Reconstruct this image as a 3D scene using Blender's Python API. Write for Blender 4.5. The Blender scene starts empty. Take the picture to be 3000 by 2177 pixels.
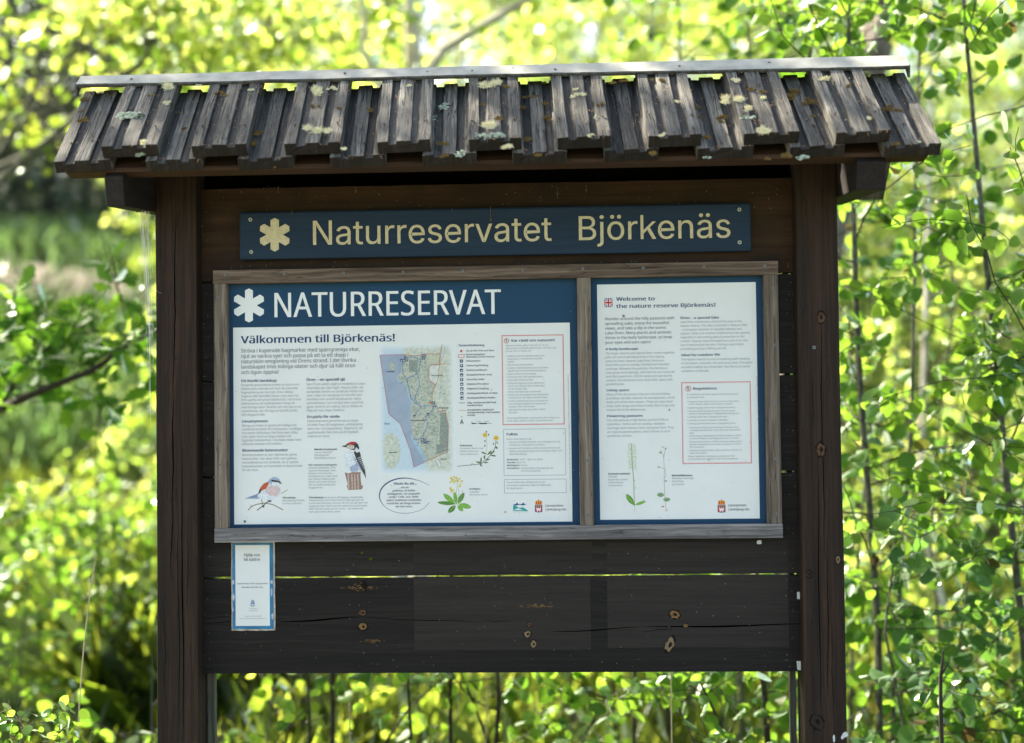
import bpy, math, random, os
import numpy as np
from mathutils import Vector, Matrix

random.seed(7); RNG = np.random.default_rng(11)
S = bpy.context.scene
COL = S.collection
R_ = math.radians

# ------------------------------------------------------------------ camera (solved from the board's own rectangle)
CAM = Vector((0.1817, -3.1547, 1.4516)); PITCH, YAW, ROLL = 0.0312, 0.0455, -0.0121
FPX, CX, CY = 4168.7, 1500.0, 1088.5            # in pixels of the 3000 x 2177 photograph
_r = Vector((math.cos(YAW), math.sin(YAW), 0)); FWD = Vector((-math.sin(YAW)*math.cos(PITCH), math.cos(YAW)*math.cos(PITCH), math.sin(PITCH)))
_u = _r.cross(FWD)
RIGHT = _r*math.cos(ROLL)+_u*math.sin(ROLL); UP = -_r*math.sin(ROLL)+_u*math.cos(ROLL)

def ray(u, v): return (RIGHT*((u-CX)/FPX) - UP*((v-CY)/FPX) + FWD)
def at(u, v, Y=0.0):
    """photo pixel (3000 wide) -> the point on the vertical plane y = Y"""
    d = ray(u, v); t = (Y-CAM.y)/d.y
    return CAM + d*t
def atv(u, v, Y=0.0): return at(u*1.32275, v*1.32275, Y)      # same, for 2268-wide coordinates

cd = bpy.data.cameras.new("camera"); co = bpy.data.objects.new("camera", cd); COL.objects.link(co)
co.matrix_world = Matrix(((RIGHT.x, UP.x, -FWD.x, CAM.x), (RIGHT.y, UP.y, -FWD.y, CAM.y), (RIGHT.z, UP.z, -FWD.z, CAM.z), (0, 0, 0, 1)))
cd.sensor_width = 36; cd.lens = FPX/3000*36; cd.clip_start = .05; cd.clip_end = 2000
cd.dof.use_dof = True; cd.dof.focus_distance = 3.16; cd.dof.aperture_fstop = 1.6
S.camera = co

# ------------------------------------------------------------------ light
SUNV = Vector((-0.56, 0.47, 0.74)).normalized()
w = bpy.data.worlds.new("World"); S.world = w; w.use_nodes = True
nt = w.node_tree; sky = nt.nodes.new('ShaderNodeTexSky'); sky.sky_type = 'NISHITA'; sky.sun_disc = False
sky.sun_elevation = math.asin(SUNV.z); sky.sun_rotation = math.atan2(SUNV.x, SUNV.y) % (2*math.pi)
sky.air_density = 1.0; sky.dust_density = 3.0; sky.ozone_density = 0.6
nt.links.new(sky.outputs[0], nt.nodes['Background'].inputs[0]); nt.nodes['Background'].inputs[1].default_value = 0.085
sl = bpy.data.lights.new("sun", 'SUN'); sl.energy = 5.0; sl.angle = R_(0.53); sl.color = (1, .93, .80)
so = bpy.data.objects.new("sun", sl); COL.objects.link(so); so.rotation_euler = SUNV.to_track_quat('Z', 'Y').to_euler(); so.location = (-6, 5, 9)
S.view_settings.view_transform = 'Standard'; S.view_settings.look = 'None'; S.view_settings.exposure = 2.52; S.view_settings.gamma = 1
S.view_settings.use_white_balance = True; S.view_settings.white_balance_temperature = 6900; S.view_settings.white_balance_tint = 9
S.render.engine = 'CYCLES'
S.cycles.use_denoising = True; S.cycles.max_bounces = 12; S.cycles.diffuse_bounces = 8; S.cycles.transmission_bounces = 8
S.cycles.sample_clamp_indirect = 12.0

# ------------------------------------------------------------------ materials
def newmat(name):
    m = bpy.data.materials.new(name); m.use_nodes = True
    return m, m.node_tree, m.node_tree.nodes, m.node_tree.links, m.node_tree.nodes['Principled BSDF']
def L(c): return (*c, 1)
def ramp(nodes, stops):
    r = nodes.new('ShaderNodeValToRGB'); e = r.color_ramp.elements
    while len(e) > 1: e.remove(e[-1])
    e[0].position, e[0].color = stops[0][0], L(stops[0][1])
    for p, c in stops[1:]:
        k = e.new(p); k.color = L(c)
    return r
def g(v): return (v, v, v)

def plain(name, col, rough=.6, spec=.3, metal=0, noise=0, nscale=40):
    m, nt, N, K, b = newmat(name)
    b.inputs['Roughness'].default_value = rough; b.inputs['Specular IOR Level'].default_value = spec; b.inputs['Metallic'].default_value = metal
    b.inputs['Base Color'].default_value = L(col)
    if noise:
        tc = N.new('ShaderNodeTexCoord'); n = N.new('ShaderNodeTexNoise'); n.inputs['Scale'].default_value = nscale; n.inputs['Detail'].default_value = 6
        K.new(tc.outputs['Object'], n.inputs['Vector'])
        a = tuple(max(0, c*(1-noise)) for c in col); d = tuple(min(1, c*(1+noise)) for c in col)
        r = ramp(N, [(.3, a), (.7, d)]); K.new(n.outputs[0], r.inputs[0]); K.new(r.outputs[0], b.inputs['Base Color'])
    return m

def wood(name, dark, mid, light, axis='X', lo=.28, hi=.72, fine=0, fib=260, crackw=.012, crack=.25, rough=.75, bump=.5, blotch=None, long=1.0, spec=.25, bands=45, tint=None):
    m, nt, N, K, b = newmat(name)
    tc = N.new('ShaderNodeTexCoord'); oi = N.new('ShaderNodeObjectInfo')
    ofs = N.new('ShaderNodeVectorMath'); ofs.operation = 'MULTIPLY_ADD'
    cmb = N.new('ShaderNodeCombineXYZ')
    for i in range(3): K.new(oi.outputs['Random'], cmb.inputs[i])
    K.new(cmb.outputs[0], ofs.inputs[0]); ofs.inputs[1].default_value = (3.7, 5.3, 7.1); K.new(tc.outputs['Object'], ofs.inputs[2])
    # a gentle waviness of the grain
    wn = N.new('ShaderNodeTexNoise'); wn.inputs['Scale'].default_value = 7; wn.inputs['Detail'].default_value = 2
    K.new(ofs.outputs[0], wn.inputs['Vector'])
    wv = N.new('ShaderNodeVectorMath'); wv.operation = 'MULTIPLY_ADD'; wv.inputs[1].default_value = (.012, .012, .012)
    K.new(wn.outputs['Color'], wv.inputs[0]); K.new(ofs.outputs[0], wv.inputs[2])
    def grain(across, along, detail, rough_=.6):
        mp = N.new('ShaderNodeMapping'); sc = [across]*3; sc['XYZ'.index(axis)] = along*long
        mp.inputs['Scale'].default_value = sc; K.new(wv.outputs[0], mp.inputs['Vector'])
        n = N.new('ShaderNodeTexNoise'); n.inputs['Scale'].default_value = 1; n.inputs['Detail'].default_value = detail; n.inputs['Roughness'].default_value = rough_
        K.new(mp.outputs[0], n.inputs['Vector']); return n
    n1 = grain(fib, 5, 5); n2 = grain(bands, 1.6, 4); n3 = grain(70, 2.2, 2)
    r1 = ramp(N, [(lo, dark), (.5, mid), (hi, light)])
    mx = N.new('ShaderNodeMix'); mx.data_type = 'FLOAT'; mx.inputs[0].default_value = .5
    K.new(n1.outputs[0], mx.inputs[2]); K.new(n2.outputs[0], mx.inputs[3]); K.new(mx.outputs[0], r1.inputs[0])
    col = r1.outputs[0]
    if blotch:
        bn = N.new('ShaderNodeTexNoise'); bn.inputs['Scale'].default_value = 9; bn.inputs['Detail'].default_value = 5; K.new(ofs.outputs[0], bn.inputs['Vector'])
        br = ramp(N, [(.42, g(0)), (.68, g(1))]); K.new(bn.outputs[0], br.inputs[0])
        m1 = N.new('ShaderNodeMix'); m1.data_type = 'RGBA'; K.new(br.outputs[0], m1.inputs[0]); K.new(col, m1.inputs[6]); m1.inputs[7].default_value = L(blotch); col = m1.outputs[2]
    if crack:
        ab = N.new('ShaderNodeMath'); ab.operation = 'SUBTRACT'; K.new(n3.outputs[0], ab.inputs[0]); ab.inputs[1].default_value = .5
        a2 = N.new('ShaderNodeMath'); a2.operation = 'ABSOLUTE'; K.new(ab.outputs[0], a2.inputs[0])
        cr = ramp(N, [(0, g(crack)), (crackw, g(1))]); K.new(a2.outputs[0], cr.inputs[0])
        m2 = N.new('ShaderNodeMix'); m2.data_type = 'RGBA'; m2.blend_type = 'MULTIPLY'; m2.inputs[0].default_value = 1
        K.new(col, m2.inputs[6]); K.new(cr.outputs[0], m2.inputs[7]); col = m2.outputs[2]
    if fine:
        n4 = grain(190, 3.5, 2); b1 = N.new('ShaderNodeMath'); b1.operation = 'SUBTRACT'; K.new(n4.outputs[0], b1.inputs[0]); b1.inputs[1].default_value = .47
        b2 = N.new('ShaderNodeMath'); b2.operation = 'ABSOLUTE'; K.new(b1.outputs[0], b2.inputs[0]); c2 = ramp(N, [(0, g(.28)), (fine, g(1))]); K.new(b2.outputs[0], c2.inputs[0])
        m4 = N.new('ShaderNodeMix'); m4.data_type = 'RGBA'; m4.blend_type = 'MULTIPLY'; m4.inputs[0].default_value = 1; K.new(col, m4.inputs[6]); K.new(c2.outputs[0], m4.inputs[7]); col = m4.outputs[2]
    # each piece of wood a little lighter or darker
    hv = N.new('ShaderNodeHueSaturation'); vr = N.new('ShaderNodeMapRange'); vr.inputs[3].default_value = .78; vr.inputs[4].default_value = 1.2
    K.new(oi.outputs['Random'], vr.inputs[0]); K.new(vr.outputs[0], hv.inputs['Value']); K.new(col, hv.inputs['Color']); col = hv.outputs[0]
    K.new(col, b.inputs['Base Color'])
    b.inputs['Roughness'].default_value = rough; b.inputs['Specular IOR Level'].default_value = spec
    bp = N.new('ShaderNodeBump'); bp.inputs['Strength'].default_value = bump; bp.inputs['Distance'].default_value = .0015
    K.new(mx.outputs[0], bp.inputs['Height']); K.new(bp.outputs[0], b.inputs['Normal'])
    return m

M = {}
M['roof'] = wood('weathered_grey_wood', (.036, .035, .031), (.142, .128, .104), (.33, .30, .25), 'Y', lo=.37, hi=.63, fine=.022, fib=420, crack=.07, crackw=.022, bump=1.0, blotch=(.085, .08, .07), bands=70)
M['groove'] = wood('shaded_dirty_groove_wood', (.015, .0147, .013), (.046, .044, .038), (.098, .094, .083), 'Y', lo=.36, hi=.64, fine=.02, fib=380, crack=.2, crackw=.014, bump=.8, bands=70)  # darker wood paints shade into the grooves, along with settled dirt
M['roofend'] = wood('dark_end_grain', (.006, .005, .0045), (.018, .015, .013), (.04, .034, .03), 'Z', fib=160, crack=.5, bump=.6)
M['post'] = wood('dark_stained_post_wood', (.0085, .005, .0030), (.023, .0122, .0066), (.052, .0265, .0142), 'Z', lo=.34, hi=.66, fine=.010, fib=170, crack=.15, crackw=.006, bump=.7, long=.8, spec=.3)
M['board'] = wood('dark_stained_board_wood', (.008, .0068, .006), (.0155, .0128, .011), (.027, .0225, .019), 'X', lo=.34, hi=.66, fib=190, crack=.4, crackw=.004, bump=.6, long=.8)
M['topboard'] = wood('brown_stained_board_wood', (.016, .0075, .003), (.034, .0165, .0065), (.055, .028, .011), 'X', fib=150, crack=.6, crackw=.004, bump=.4, blotch=(.02, .010, .005))
M['frameX'] = wood('grey_brown_frame_wood', (.05, .034, .024), (.145, .103, .076), (.26, .20, .155), 'X', lo=.36, hi=.64, fib=200, crack=.3, crackw=.01, bump=.6, bands=80)
M['frameXg'] = wood('silver_grey_frame_wood', (.065, .06, .06), (.145, .137, .135), (.29, .28, .275), 'X', lo=.36, hi=.64, fib=200, crack=.3, crackw=.01, bump=.6, bands=80)
M['frameZ'] = wood('grey_brown_stile_wood', (.05, .038, .028), (.145, .115, .09), (.26, .22, .18), 'Z', lo=.36, hi=.64, fib=200, crack=.3, crackw=.01, bump=.6, bands=80)
M['fascia'] = wood('red_brown_batten_wood', (.022, .011, .006), (.05, .025, .013), (.08, .042, .024), 'X', fib=150, crack=.6, bump=.3)
M['bracket'] = wood('black_brown_beam_wood', (.008, .0065, .006), (.0175, .0135, .0125), (.032, .026, .024), 'Y', fib=150, crack=.5, bump=.4)
M['cleat'] = wood('green_grey_cleat_wood', (.03, .032, .024), (.08, .082, .062), (.14, .14, .11), 'Z', fib=150, crack=.4, bump=.4)
M['crackgapblack'] = plain('crack_and_gap_shade', (.0025, .002, .0018), 1, 0)  # black for cracks, screw sockets and the painted shade of the eave gap
M['cap'] = plain('weathered_painted_metal', (.37, .36, .31), .65, .2, 0, .2, 30)
M['capdark'] = plain('dark_metal_edge', (.09, .085, .075), .7, .2, 0, .5, 90)  # darker, mottled metal for the cap's lip, underside and end tabs
M['white'] = plain('panel_white', (.750, .772, .760), .35, .3, 0, .025, 14)
M['blue'] = plain('panel_blue', (.014, .056, .116), .5, .15)
M['signblue'] = plain('painted_sign_blue', (.012, .036, .078), .55, .3, 0, .18, 60)
M['cream'] = plain('cream_paint', (.62, .55, .35), .6, .2, 0, .12, 120)
M['printwhite'] = plain('print_white', (.78, .81, .80), .35, .35)
M['navy'] = plain('ink_navy', (.022, .055, .15), .5, .2)
M['grey'] = plain('ink_grey', (.12, .13, .15), .5, .2)
M['lgrey'] = plain('ink_light_grey', (.30, .32, .34), .5, .2)
M['black'] = plain('ink_black', (.02, .02, .022), .5, .2)
M['red'] = plain('ink_red', (.60, .045, .055), .5, .2)
M['pink'] = plain('ink_pink', (.70, .28, .28), .5, .2)
M['dimgrey'] = plain('ink_dim_grey', (.20, .215, .235), .5, .2)
M['screw'] = plain('galvanised_screw', (.20, .215, .23), .5, .4, .5)
M['nail'] = plain('rusty_nail', (.10, .075, .06), .6, .3, .4)
M['cyan'] = plain('faded_cyan_print', (.012, .17, .34), .4, .4, 0, .35, 22)
M['plastic'] = plain('laminate_edge', (.42, .36, .30), .3, .5, 0, .5, 60)
M['paper'] = plain('torn_paper', (.62, .64, .62), .8, .1)

def leafmat(name, c1, c2, t1, t2, tr=.55, rough=.45, brown=False):
    m, nt, N, K, b = newmat(name); N.remove(b)
    gm = N.new('ShaderNodeNewGeometry'); n = gm.outputs['Random Per Island']
    ra = ramp(N, [(0, c1), (.98, c2)]+([(.990, (.07, .05, .022))] if brown else [])); rb = ramp(N, [(0, t1), (.5, tuple((a+b)/2*.85 for a, b in zip(t1, t2))), (.98, t2)]+([(.990, (.09, .07, .02))] if brown else []))
    K.new(n, ra.inputs[0]); K.new(n, rb.inputs[0])
    d = N.new('ShaderNodeBsdfDiffuse'); t = N.new('ShaderNodeBsdfTranslucent'); gl = N.new('ShaderNodeBsdfGlossy'); gl.inputs['Roughness'].default_value = rough
    gl.inputs['Color'].default_value = (.8, .9, .8, 1)
    K.new(ra.outputs[0], d.inputs[0]); K.new(rb.outputs[0], t.inputs[0])
    m1 = N.new('ShaderNodeMixShader'); m1.inputs[0].default_value = tr; K.new(d.outputs[0], m1.inputs[1]); K.new(t.outputs[0], m1.inputs[2])
    fr = N.new('ShaderNodeFresnel'); fr.inputs[0].default_value = 1.13
    m2 = N.new('ShaderNodeMixShader'); K.new(fr.outputs[0], m2.inputs[0]); K.new(m1.outputs[0], m2.inputs[1]); K.new(gl.outputs[0], m2.inputs[2])
    K.new(m2.outputs[0], N['Material Output'].inputs[0])
    return m
M['aspen'] = leafmat('aspen_leaf', (.04, .10, .028), (.07, .14, .032), (.17, .36, .03), (.34, .55, .06), brown=True)
M['aspen_blue'] = leafmat('cool_green_leaf', (.045, .105, .05), (.065, .135, .05), (.13, .31, .04), (.26, .46, .07), brown=True)
M['lime'] = leafmat('bright_spring_leaf', (.09, .15, .02), (.14, .20, .02), (.30, .52, .05), (.74, .78, .20), .66)
M['hazel'] = leafmat('hazel_leaf', (.05, .12, .02), (.10, .16, .025), (.22, .38, .03), (.54, .62, .09), .6)
M['oakl'] = leafmat('oak_leaf', (.045, .125, .02), (.07, .16, .03), (.11, .30, .02), (.26, .48, .04), .55)
M['darkleaf'] = leafmat('dark_conifer_needles', (.05, .07, .05), (.08, .10, .065), (.06, .10, .04), (.09, .13, .05), .35)
M['grass'] = leafmat('grass_blade', (.07, .13, .02), (.11, .16, .03), (.28, .40, .03), (.54, .60, .09), .55)
M['grassdark'] = leafmat('hill_grass_blade', (.08, .14, .05), (.13, .19, .08), (.16, .32, .08), (.27, .42, .13), .45)
M['straw'] = plain('dry_straw', (.45, .38, .24), .7, .2)
M['bark'] = plain('grey_green_bark', (.085, .085, .065), .8, .2, 0, .45, 50)
M['barkd'] = plain('dark_twig_bark', (.04, .032, .024), .8, .2, 0, .4, 60)
M['barkl'] = plain('pale_branch_bark', (.46, .42, .34), .8, .2, 0, .3, 14)
M['barkbig'] = plain('big_trunk_bark', (.15, .13, .11), .9, .1, 0, .4, 12)
M['usnea'] = plain('pale_beard_lichen', (.80, .75, .52), .9, .05, 0, .2, 200)
M['lichen'] = plain('grey_green_lichen', (.36, .40, .29), .9, .05, 0, .3, 300)
M['moss'] = plain('brown_moss', (.23, .15, .055), .95, .05, 0, .5, 250)
M['litter'] = plain('bud_scale_litter', (.30, .17, .09), .8, .1, 0, .4, 200)
M['web'] = plain('cobweb_silk', (.75, .75, .72), .6, .3)

# ------------------------------------------------------------------ objects
def tag(o, label=None, cat=None, group=None, kind=None):
    if label: o['label'] = label
    if cat: o['category'] = cat
    if group: o['group'] = group
    if kind: o['kind'] = kind
    return o
def empty(name, label, cat, loc=(0, 0, 0), group=None):
    o = bpy.data.objects.new(name, None); COL.objects.link(o); o.location = loc; o.empty_display_size = .1
    return tag(o, label, cat, group)
class MB:
    def __init__(s): s.v = []; s.f = []; s.m = []
    def face(s, pts, mi=0):
        n = len(s.v); s.v += [tuple(p) for p in pts]; s.f.append(tuple(range(n, n+len(pts)))); s.m.append(mi)
    def hexa(s, P, mi=0):                     # 8 points: bottom 4 then top 4
        n = len(s.v); s.v += [tuple(p) for p in P]
        for q in ((0, 3, 2, 1), (4, 5, 6, 7), (0, 1, 5, 4), (1, 2, 6, 5), (2, 3, 7, 6), (3, 0, 4, 7)): s.f.append(tuple(n+i for i in q)); s.m.append(mi)
    def box(s, x0, x1, y0, y1, z0, z1, mi=0): s.hexa([(x0, y0, z0), (x1, y0, z0), (x1, y1, z0), (x0, y1, z0), (x0, y0, z1), (x1, y0, z1), (x1, y1, z1), (x0, y1, z1)], mi)
    def prism(s, outline, a, b, fn, mi=0, mi_end=None):   # outline of 2-D points, fn(p, t) -> 3-D
        n = len(s.v); k = len(outline)
        s.v += [tuple(fn(p, a)) for p in outline]+[tuple(fn(p, b)) for p in outline]
        for i in range(k):
            j = (i+1) % k; s.f.append((n+i, n+j, n+k+j, n+k+i)); s.m.append(mi)
        me = mi if mi_end is None else mi_end
        s.f.append(tuple(n+i for i in reversed(range(k)))); s.m.append(me); s.f.append(tuple(n+k+i for i in range(k))); s.m.append(me)
    def tube(s, pts, rad, k=6, mi=0):
        pts = [Vector(p) for p in pts]; n = len(s.v); m = len(pts)
        if not hasattr(rad, '__len__'): rad = [rad]*m
        for i, p in enumerate(pts):
            t = (pts[min(i+1, m-1)]-pts[max(i-1, 0)]).normalized(); a = t.orthogonal().normalized() if i == 0 else (a-t*a.dot(t)).normalized()
            c = t.cross(a)
            for j in range(k):
                an = 2*math.pi*j/k; s.v.append(tuple(p+(a*math.cos(an)+c*math.sin(an))*rad[i]))
        for i in range(m-1):
            for j in range(k):
                q = (j+1) % k; s.f.append((n+i*k+j, n+i*k+q, n+(i+1)*k+q, n+(i+1)*k+j)); s.m.append(mi)
        s.f.append(tuple(n+j for j in reversed(range(k)))); s.m.append(mi); s.f.append(tuple(n+(m-1)*k+j for j in range(k))); s.m.append(mi)
    def mesh(s, name, mats):
        me = bpy.data.meshes.new(name); me.from_pydata(s.v, [], s.f)
        for m in (mats if isinstance(mats, (list, tuple)) else [mats]): me.materials.append(m)
        me.polygons.foreach_set('material_index', s.m); me.update(); return me
    def build(s, name, mats, parent=None, bevel=0, smooth=False):
        me = s.mesh(name, mats)
        if smooth: me.polygons.foreach_set('use_smooth', [True]*len(me.polygons))
        o = bpy.data.objects.new(name, me); COL.objects.link(o); o.parent = parent
        if bevel:
            b = o.modifiers.new('bevel', 'BEVEL'); b.width = bevel; b.segments = 2; b.limit_method = 'ANGLE'; b.angle_limit = R_(50)
        return o
def center_origin(o, c):
    c = Vector(c); o.data.transform(Matrix.Translation(-c)); o.location = c; return o

# ------------------------------------------------------------------ writing (flat ink laid on its panel)
FD = bpy.utils.system_resource('DATAFILES', path='fonts')
def font(fn):
    try: return bpy.data.fonts.load(os.path.join(FD, fn))
    except Exception: return None
F_GROT = font('Inter.woff2'); F_HUM = font('NotoSansHebrew-Regular.woff2'); F_SANS = F_HUM
_c = bpy.data.curves.new('type', 'FONT'); _o = bpy.data.objects.new('type', _c); COL.objects.link(_o)
def glyphs(body, fnt, shear=0.0, res=2, spacing=1.0):
    _c.body = body; _c.size = 1; _c.shear = shear; _c.resolution_u = res; _c.space_character = spacing
    _c.font = fnt if fnt else bpy.data.fonts[0] if bpy.data.fonts else None
    dg = bpy.context.evaluated_depsgraph_get(); ev = _o.evaluated_get(dg); me = ev.to_mesh()
    v = np.empty(len(me.vertices)*3); me.vertices.foreach_get('co', v); v = v.reshape(-1, 3)
    f = [tuple(p.vertices) for p in me.polygons]; ev.to_mesh_clear()
    return v, f
_caps = {}
def capheight(f):
    if f not in _caps: _caps[f] = float(glyphs('H', f)[0][:, 1].max())
    return _caps[f]
def fix_k(t, f, res, v, fc):
    """this grotesque's k has crossing outlines; draw it as stem and two strokes"""
    if 'k' in t:
        i = t.index('k'); a = glyphs(t[:i], f)[0][:, 0].max()+.005; we = glyphs(t[i+1], f)[0]; b = glyphs(t[:i+2], f)[0][:, 0].max()-(we[:, 0].max()-we[:, 0].min())-.005
        inside = (v[:, 0] > a) & (v[:, 0] < b); k = v[inside]; x0, x1, H = k[:, 0].min(), k[:, 0].max(), k[:, 1].max(); fc = [q for q in fc if not inside[q[0]]]
        s = capheight(f)*.108; xh = H*.73; n = len(v)
        add = [[(x0, 0), (x0+s, 0), (x0+s, H), (x0, H)], [(x0+s, xh*.30), (x0+s, xh*.50), (x1-s*1.3, xh), (x1-s*.05, xh)], [(x0+s*2.6, xh*.50), (x1-s*1.35, 0), (x1, 0), (x0+s*3.4, xh*.66)]]
        for q in add:
            v = np.vstack([v, [(x, y, 0) for x, y in q]]); fc.append(tuple(range(n, n+4))); n += 4
    # overlapping strokes must not lie in one plane
    v = v.copy(); nv = []; nf = []
    for i, q in enumerate(fc):
        m = len(nv); nv += [(v[j][0], v[j][1], (i % 9)*1e-5) for j in q]; nf.append(tuple(range(m, m+len(q))))
    return np.array(nv), nf
class Crop:                                   # turns coordinates read off an enlarged crop of the photograph into photograph pixels
    def __init__(s, x0, y0, k): s.x0, s.y0, s.k = x0, y0, k
    def px(s, x, y): return s.x0+x/s.k, s.y0+y/s.k
class Ink:
    """one printed part: polygons, strokes and letters in one mesh, each a hair above the last"""
    def __init__(s, Y): s.Y = Y; s.mb = MB(); s.mats = []; s.n = 0; s.lay = 0
    def mi(s, m):
        if m not in s.mats: s.mats.append(m)
        return s.mats.index(m)
    def y(s): s.n += 1; return s.Y-.00012*s.lay-.0000012*(s.n % 60)
    def poly(s, C, pts, m, lay=None):
        if lay is not None: s.lay = lay
        Y = s.y(); s.mb.face([at(*C.px(*p), Y) for p in pts], s.mi(m))
    def stroke(s, C, pts, wpx, m, lay=None, dash=None, taper=False):
        if lay is not None: s.lay = lay
        Y = s.y(); P = [at(*C.px(*p), Y) for p in pts]; W = wpx/C.k*.757e-3/2; mi = s.mi(m)
        segs = []
        for a, b in zip(P[:-1], P[1:]):
            d = b-a; l = d.length
            if l < 1e-6: continue
            if dash:
                k = max(1, int(l/(dash/C.k*.757e-3)))
                segs += [(a+d*(i/k), a+d*((i+.68)/k)) for i in range(k)]
            else: segs.append((a-d*(W*.6/l), b+d*(W*.6/l)))
        for i, (a, b) in enumerate(segs):
            t = (b-a).normalized(); nrm = Vector((-t.z, 0, t.x))
            e = Vector((0, -.000001*(i % 40), 0)); w0 = W*(1-.8*abs(i/len(segs)-.5)*2) if taper else W
            s.mb.face([a+nrm*w0+e, b+nrm*w0+e, b-nrm*w0+e, a-nrm*w0+e], mi)
    def rect(s, C, tl, br, wpx, m, lay=None):
        if lay is not None: s.lay = lay
        Y = s.y(); a = at(*C.px(*tl), Y); b = at(*C.px(*br), Y); W = wpx/C.k*.757e-3; mi = s.mi(m)
        x0, x1, z1, z0 = a.x, b.x, a.z, b.z
        for (p, q, r, t) in ((x0, x1, z1-W, z1), (x0, x1, z0, z0+W), (x0, x0+W, z0+W, z1-W), (x1-W, x1, z0+W, z1-W)):
            s.mb.face([(p, Y, r), (q, Y, r), (q, Y, t), (p, Y, t)], mi)
    def fill(s, C, tl, br, m, lay=None):
        if lay is not None: s.lay = lay
        Y = s.y(); a = at(*C.px(*tl), Y); b = at(*C.px(*br), Y); s.mb.face([(a.x, Y, b.z), (b.x, Y, b.z), (b.x, Y, a.z), (a.x, Y, a.z)], s.mi(m))
    def disc(s, C, c, rpx, m, lay=None, n=16, ry=None, jag=0):
        ry = ry or rpx
        s.poly(C, [(c[0]+rpx*(1+jag*random.uniform(-1, 1))*math.cos(2*math.pi*i/n), c[1]-ry*(1+jag*random.uniform(-1, 1))*math.sin(2*math.pi*i/n)) for i in range(n)], m, lay)
    def text(s, C, x, y, cap, lines, m, pitch=0, wref=None, fnt='S', bold=0, shear=0, align='L', xs=1.0, lay=3, res=2, angle=0, depth=0):
        s.lay = lay; Y0 = s.y(); p0 = at(*C.px(x, y), Y0); sc = .757e-3/C.k*((Y0-CAM.y)/3.15)
        if isinstance(lines, str): lines = [lines]
        F = {'S': F_SANS, 'H': F_HUM, 'G': F_GROT}[fnt]; em = cap*sc/capheight(F)
        G = [glyphs(t, F, shear, res) for t in lines]
        if fnt == 'G': G = [fix_k(t, F, res, *q) for t, q in zip(lines, G)]
        if wref:
            i, xe = wref; wid = G[i][0][:, 0].max()*em
            p1 = at(*C.px(xe, y), Y0); tw = (p1.x-p0.x) if not angle else (xe-x)*sc
            xs = tw/wid
        for i, (v, f) in enumerate(G):
            if len(v) == 0: continue
            X = v[:, 0]*em*xs; Z = v[:, 1]*em
            if align == 'C': X = X-(X.max()+X.min())/2
            Z = Z-i*pitch*sc
            if angle: X, Z = X*math.cos(angle)-Z*math.sin(angle), X*math.sin(angle)+Z*math.cos(angle)
            offs = [0] if not bold else [-bold, 0, bold]
            for k, b_ in enumerate(offs):
                n = len(s.mb.v); bx = b_*em
                s.mb.v += [(p0.x+a+bx, Y0-.00012*k-depth-(d_ if fnt == 'G' else 0), p0.z+c) for a, c, d_ in zip(X, Z, v[:, 2])]
                s.mb.f += [tuple(n+q for q in r) for r in f]; s.mb.m += [s.mi(m)]*len(f)
    def build(s, name, parent, label=None):
        o = s.mb.build(name, s.mats, parent)
        if label: o['label'] = label
        return o

class SepInk:
    """every heading, caption or paragraph is a part of its own"""
    def __init__(s, Y): s.Y = Y; s.parts = []
    def text(s, *a, **k): i = Ink(s.Y); i.text(*a, **k); s.parts.append(i)
# ================================================================== THE NOTICE BOARD (posts, planks, roof)
board = empty('notice_board', 'dark stained wooden notice board with two posts and a weathered grey board roof', 'notice board', (0, 0, 0))
PY0, PY1 = -.045, .047
def post(x0, x1, label):
    mb = MB(); n = 14
    for i in range(n):                         # cut in lengths so the arrises wander a little
        pass
    zs = [-.35+i*(2.36/n) for i in range(n+1)]
    rows = []
    for z in zs:
        j = [random.uniform(-.0011, .0011) for _ in range(4)]
        rows.append([(x0+j[0], PY0, z), (x1+j[1], PY0, z), (x1+j[1], PY1, z), (x0+j[0], PY1, z)])
    b = len(mb.v)
    for r in rows: mb.v += r
    for i in range(n):
        for q in range(4):
            a = b+i*4+q; c = b+i*4+(q+1) % 4; mb.f.append((a, c, c+4, a+4)); mb.m.append(0)
    mb.f.append((b+3, b+2, b+1, b)); mb.f.append((b+n*4, b+n*4+1, b+n*4+2, b+n*4+3)); mb.m += [0, 0]
    o = mb.build('post', M['post'], board, bevel=.003); o['label'] = label
    return o
lp = post(-.7492, -.6574, 'left dark brown post with long drying cracks')
rp = post(.6622, .7516, 'right dark brown post with three knots')

def sheet_strip(mb, pts, w0, y, mi=0, nrm=None):
    """thin dark drying crack / long sliver on a vertical face; pts in world (x, z)"""
    P = [Vector((p[0], y, p[1])) for p in pts]; n = len(P)
    for i in range(n-1):
        a, b = P[i], P[i+1]; t = (b-a).normalized(); q = Vector((-t.z, 0, t.x))
        wa = w0*(1-abs(i/(n-1)*2-1))**.5; wb = w0*(1-abs((i+1)/(n-1)*2-1))**.5
        mb.face([a+q*wa, b+q*wb, b-q*wb, a-q*wa], mi)
def crackline(x0, z0, x1, z1, n=26, jit=.0012):
    out = []; ph = random.uniform(0, 6)
    for i in range(n+1):
        t = i/n; out.append((x0+(x1-x0)*t+jit*math.sin(t*9+ph)+random.uniform(-jit, jit)*.5, z0+(z1-z0)*t+(jit*math.sin(t*7+ph) if abs(x1-x0) > abs(z1-z0) else 0)))
    return out
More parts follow.
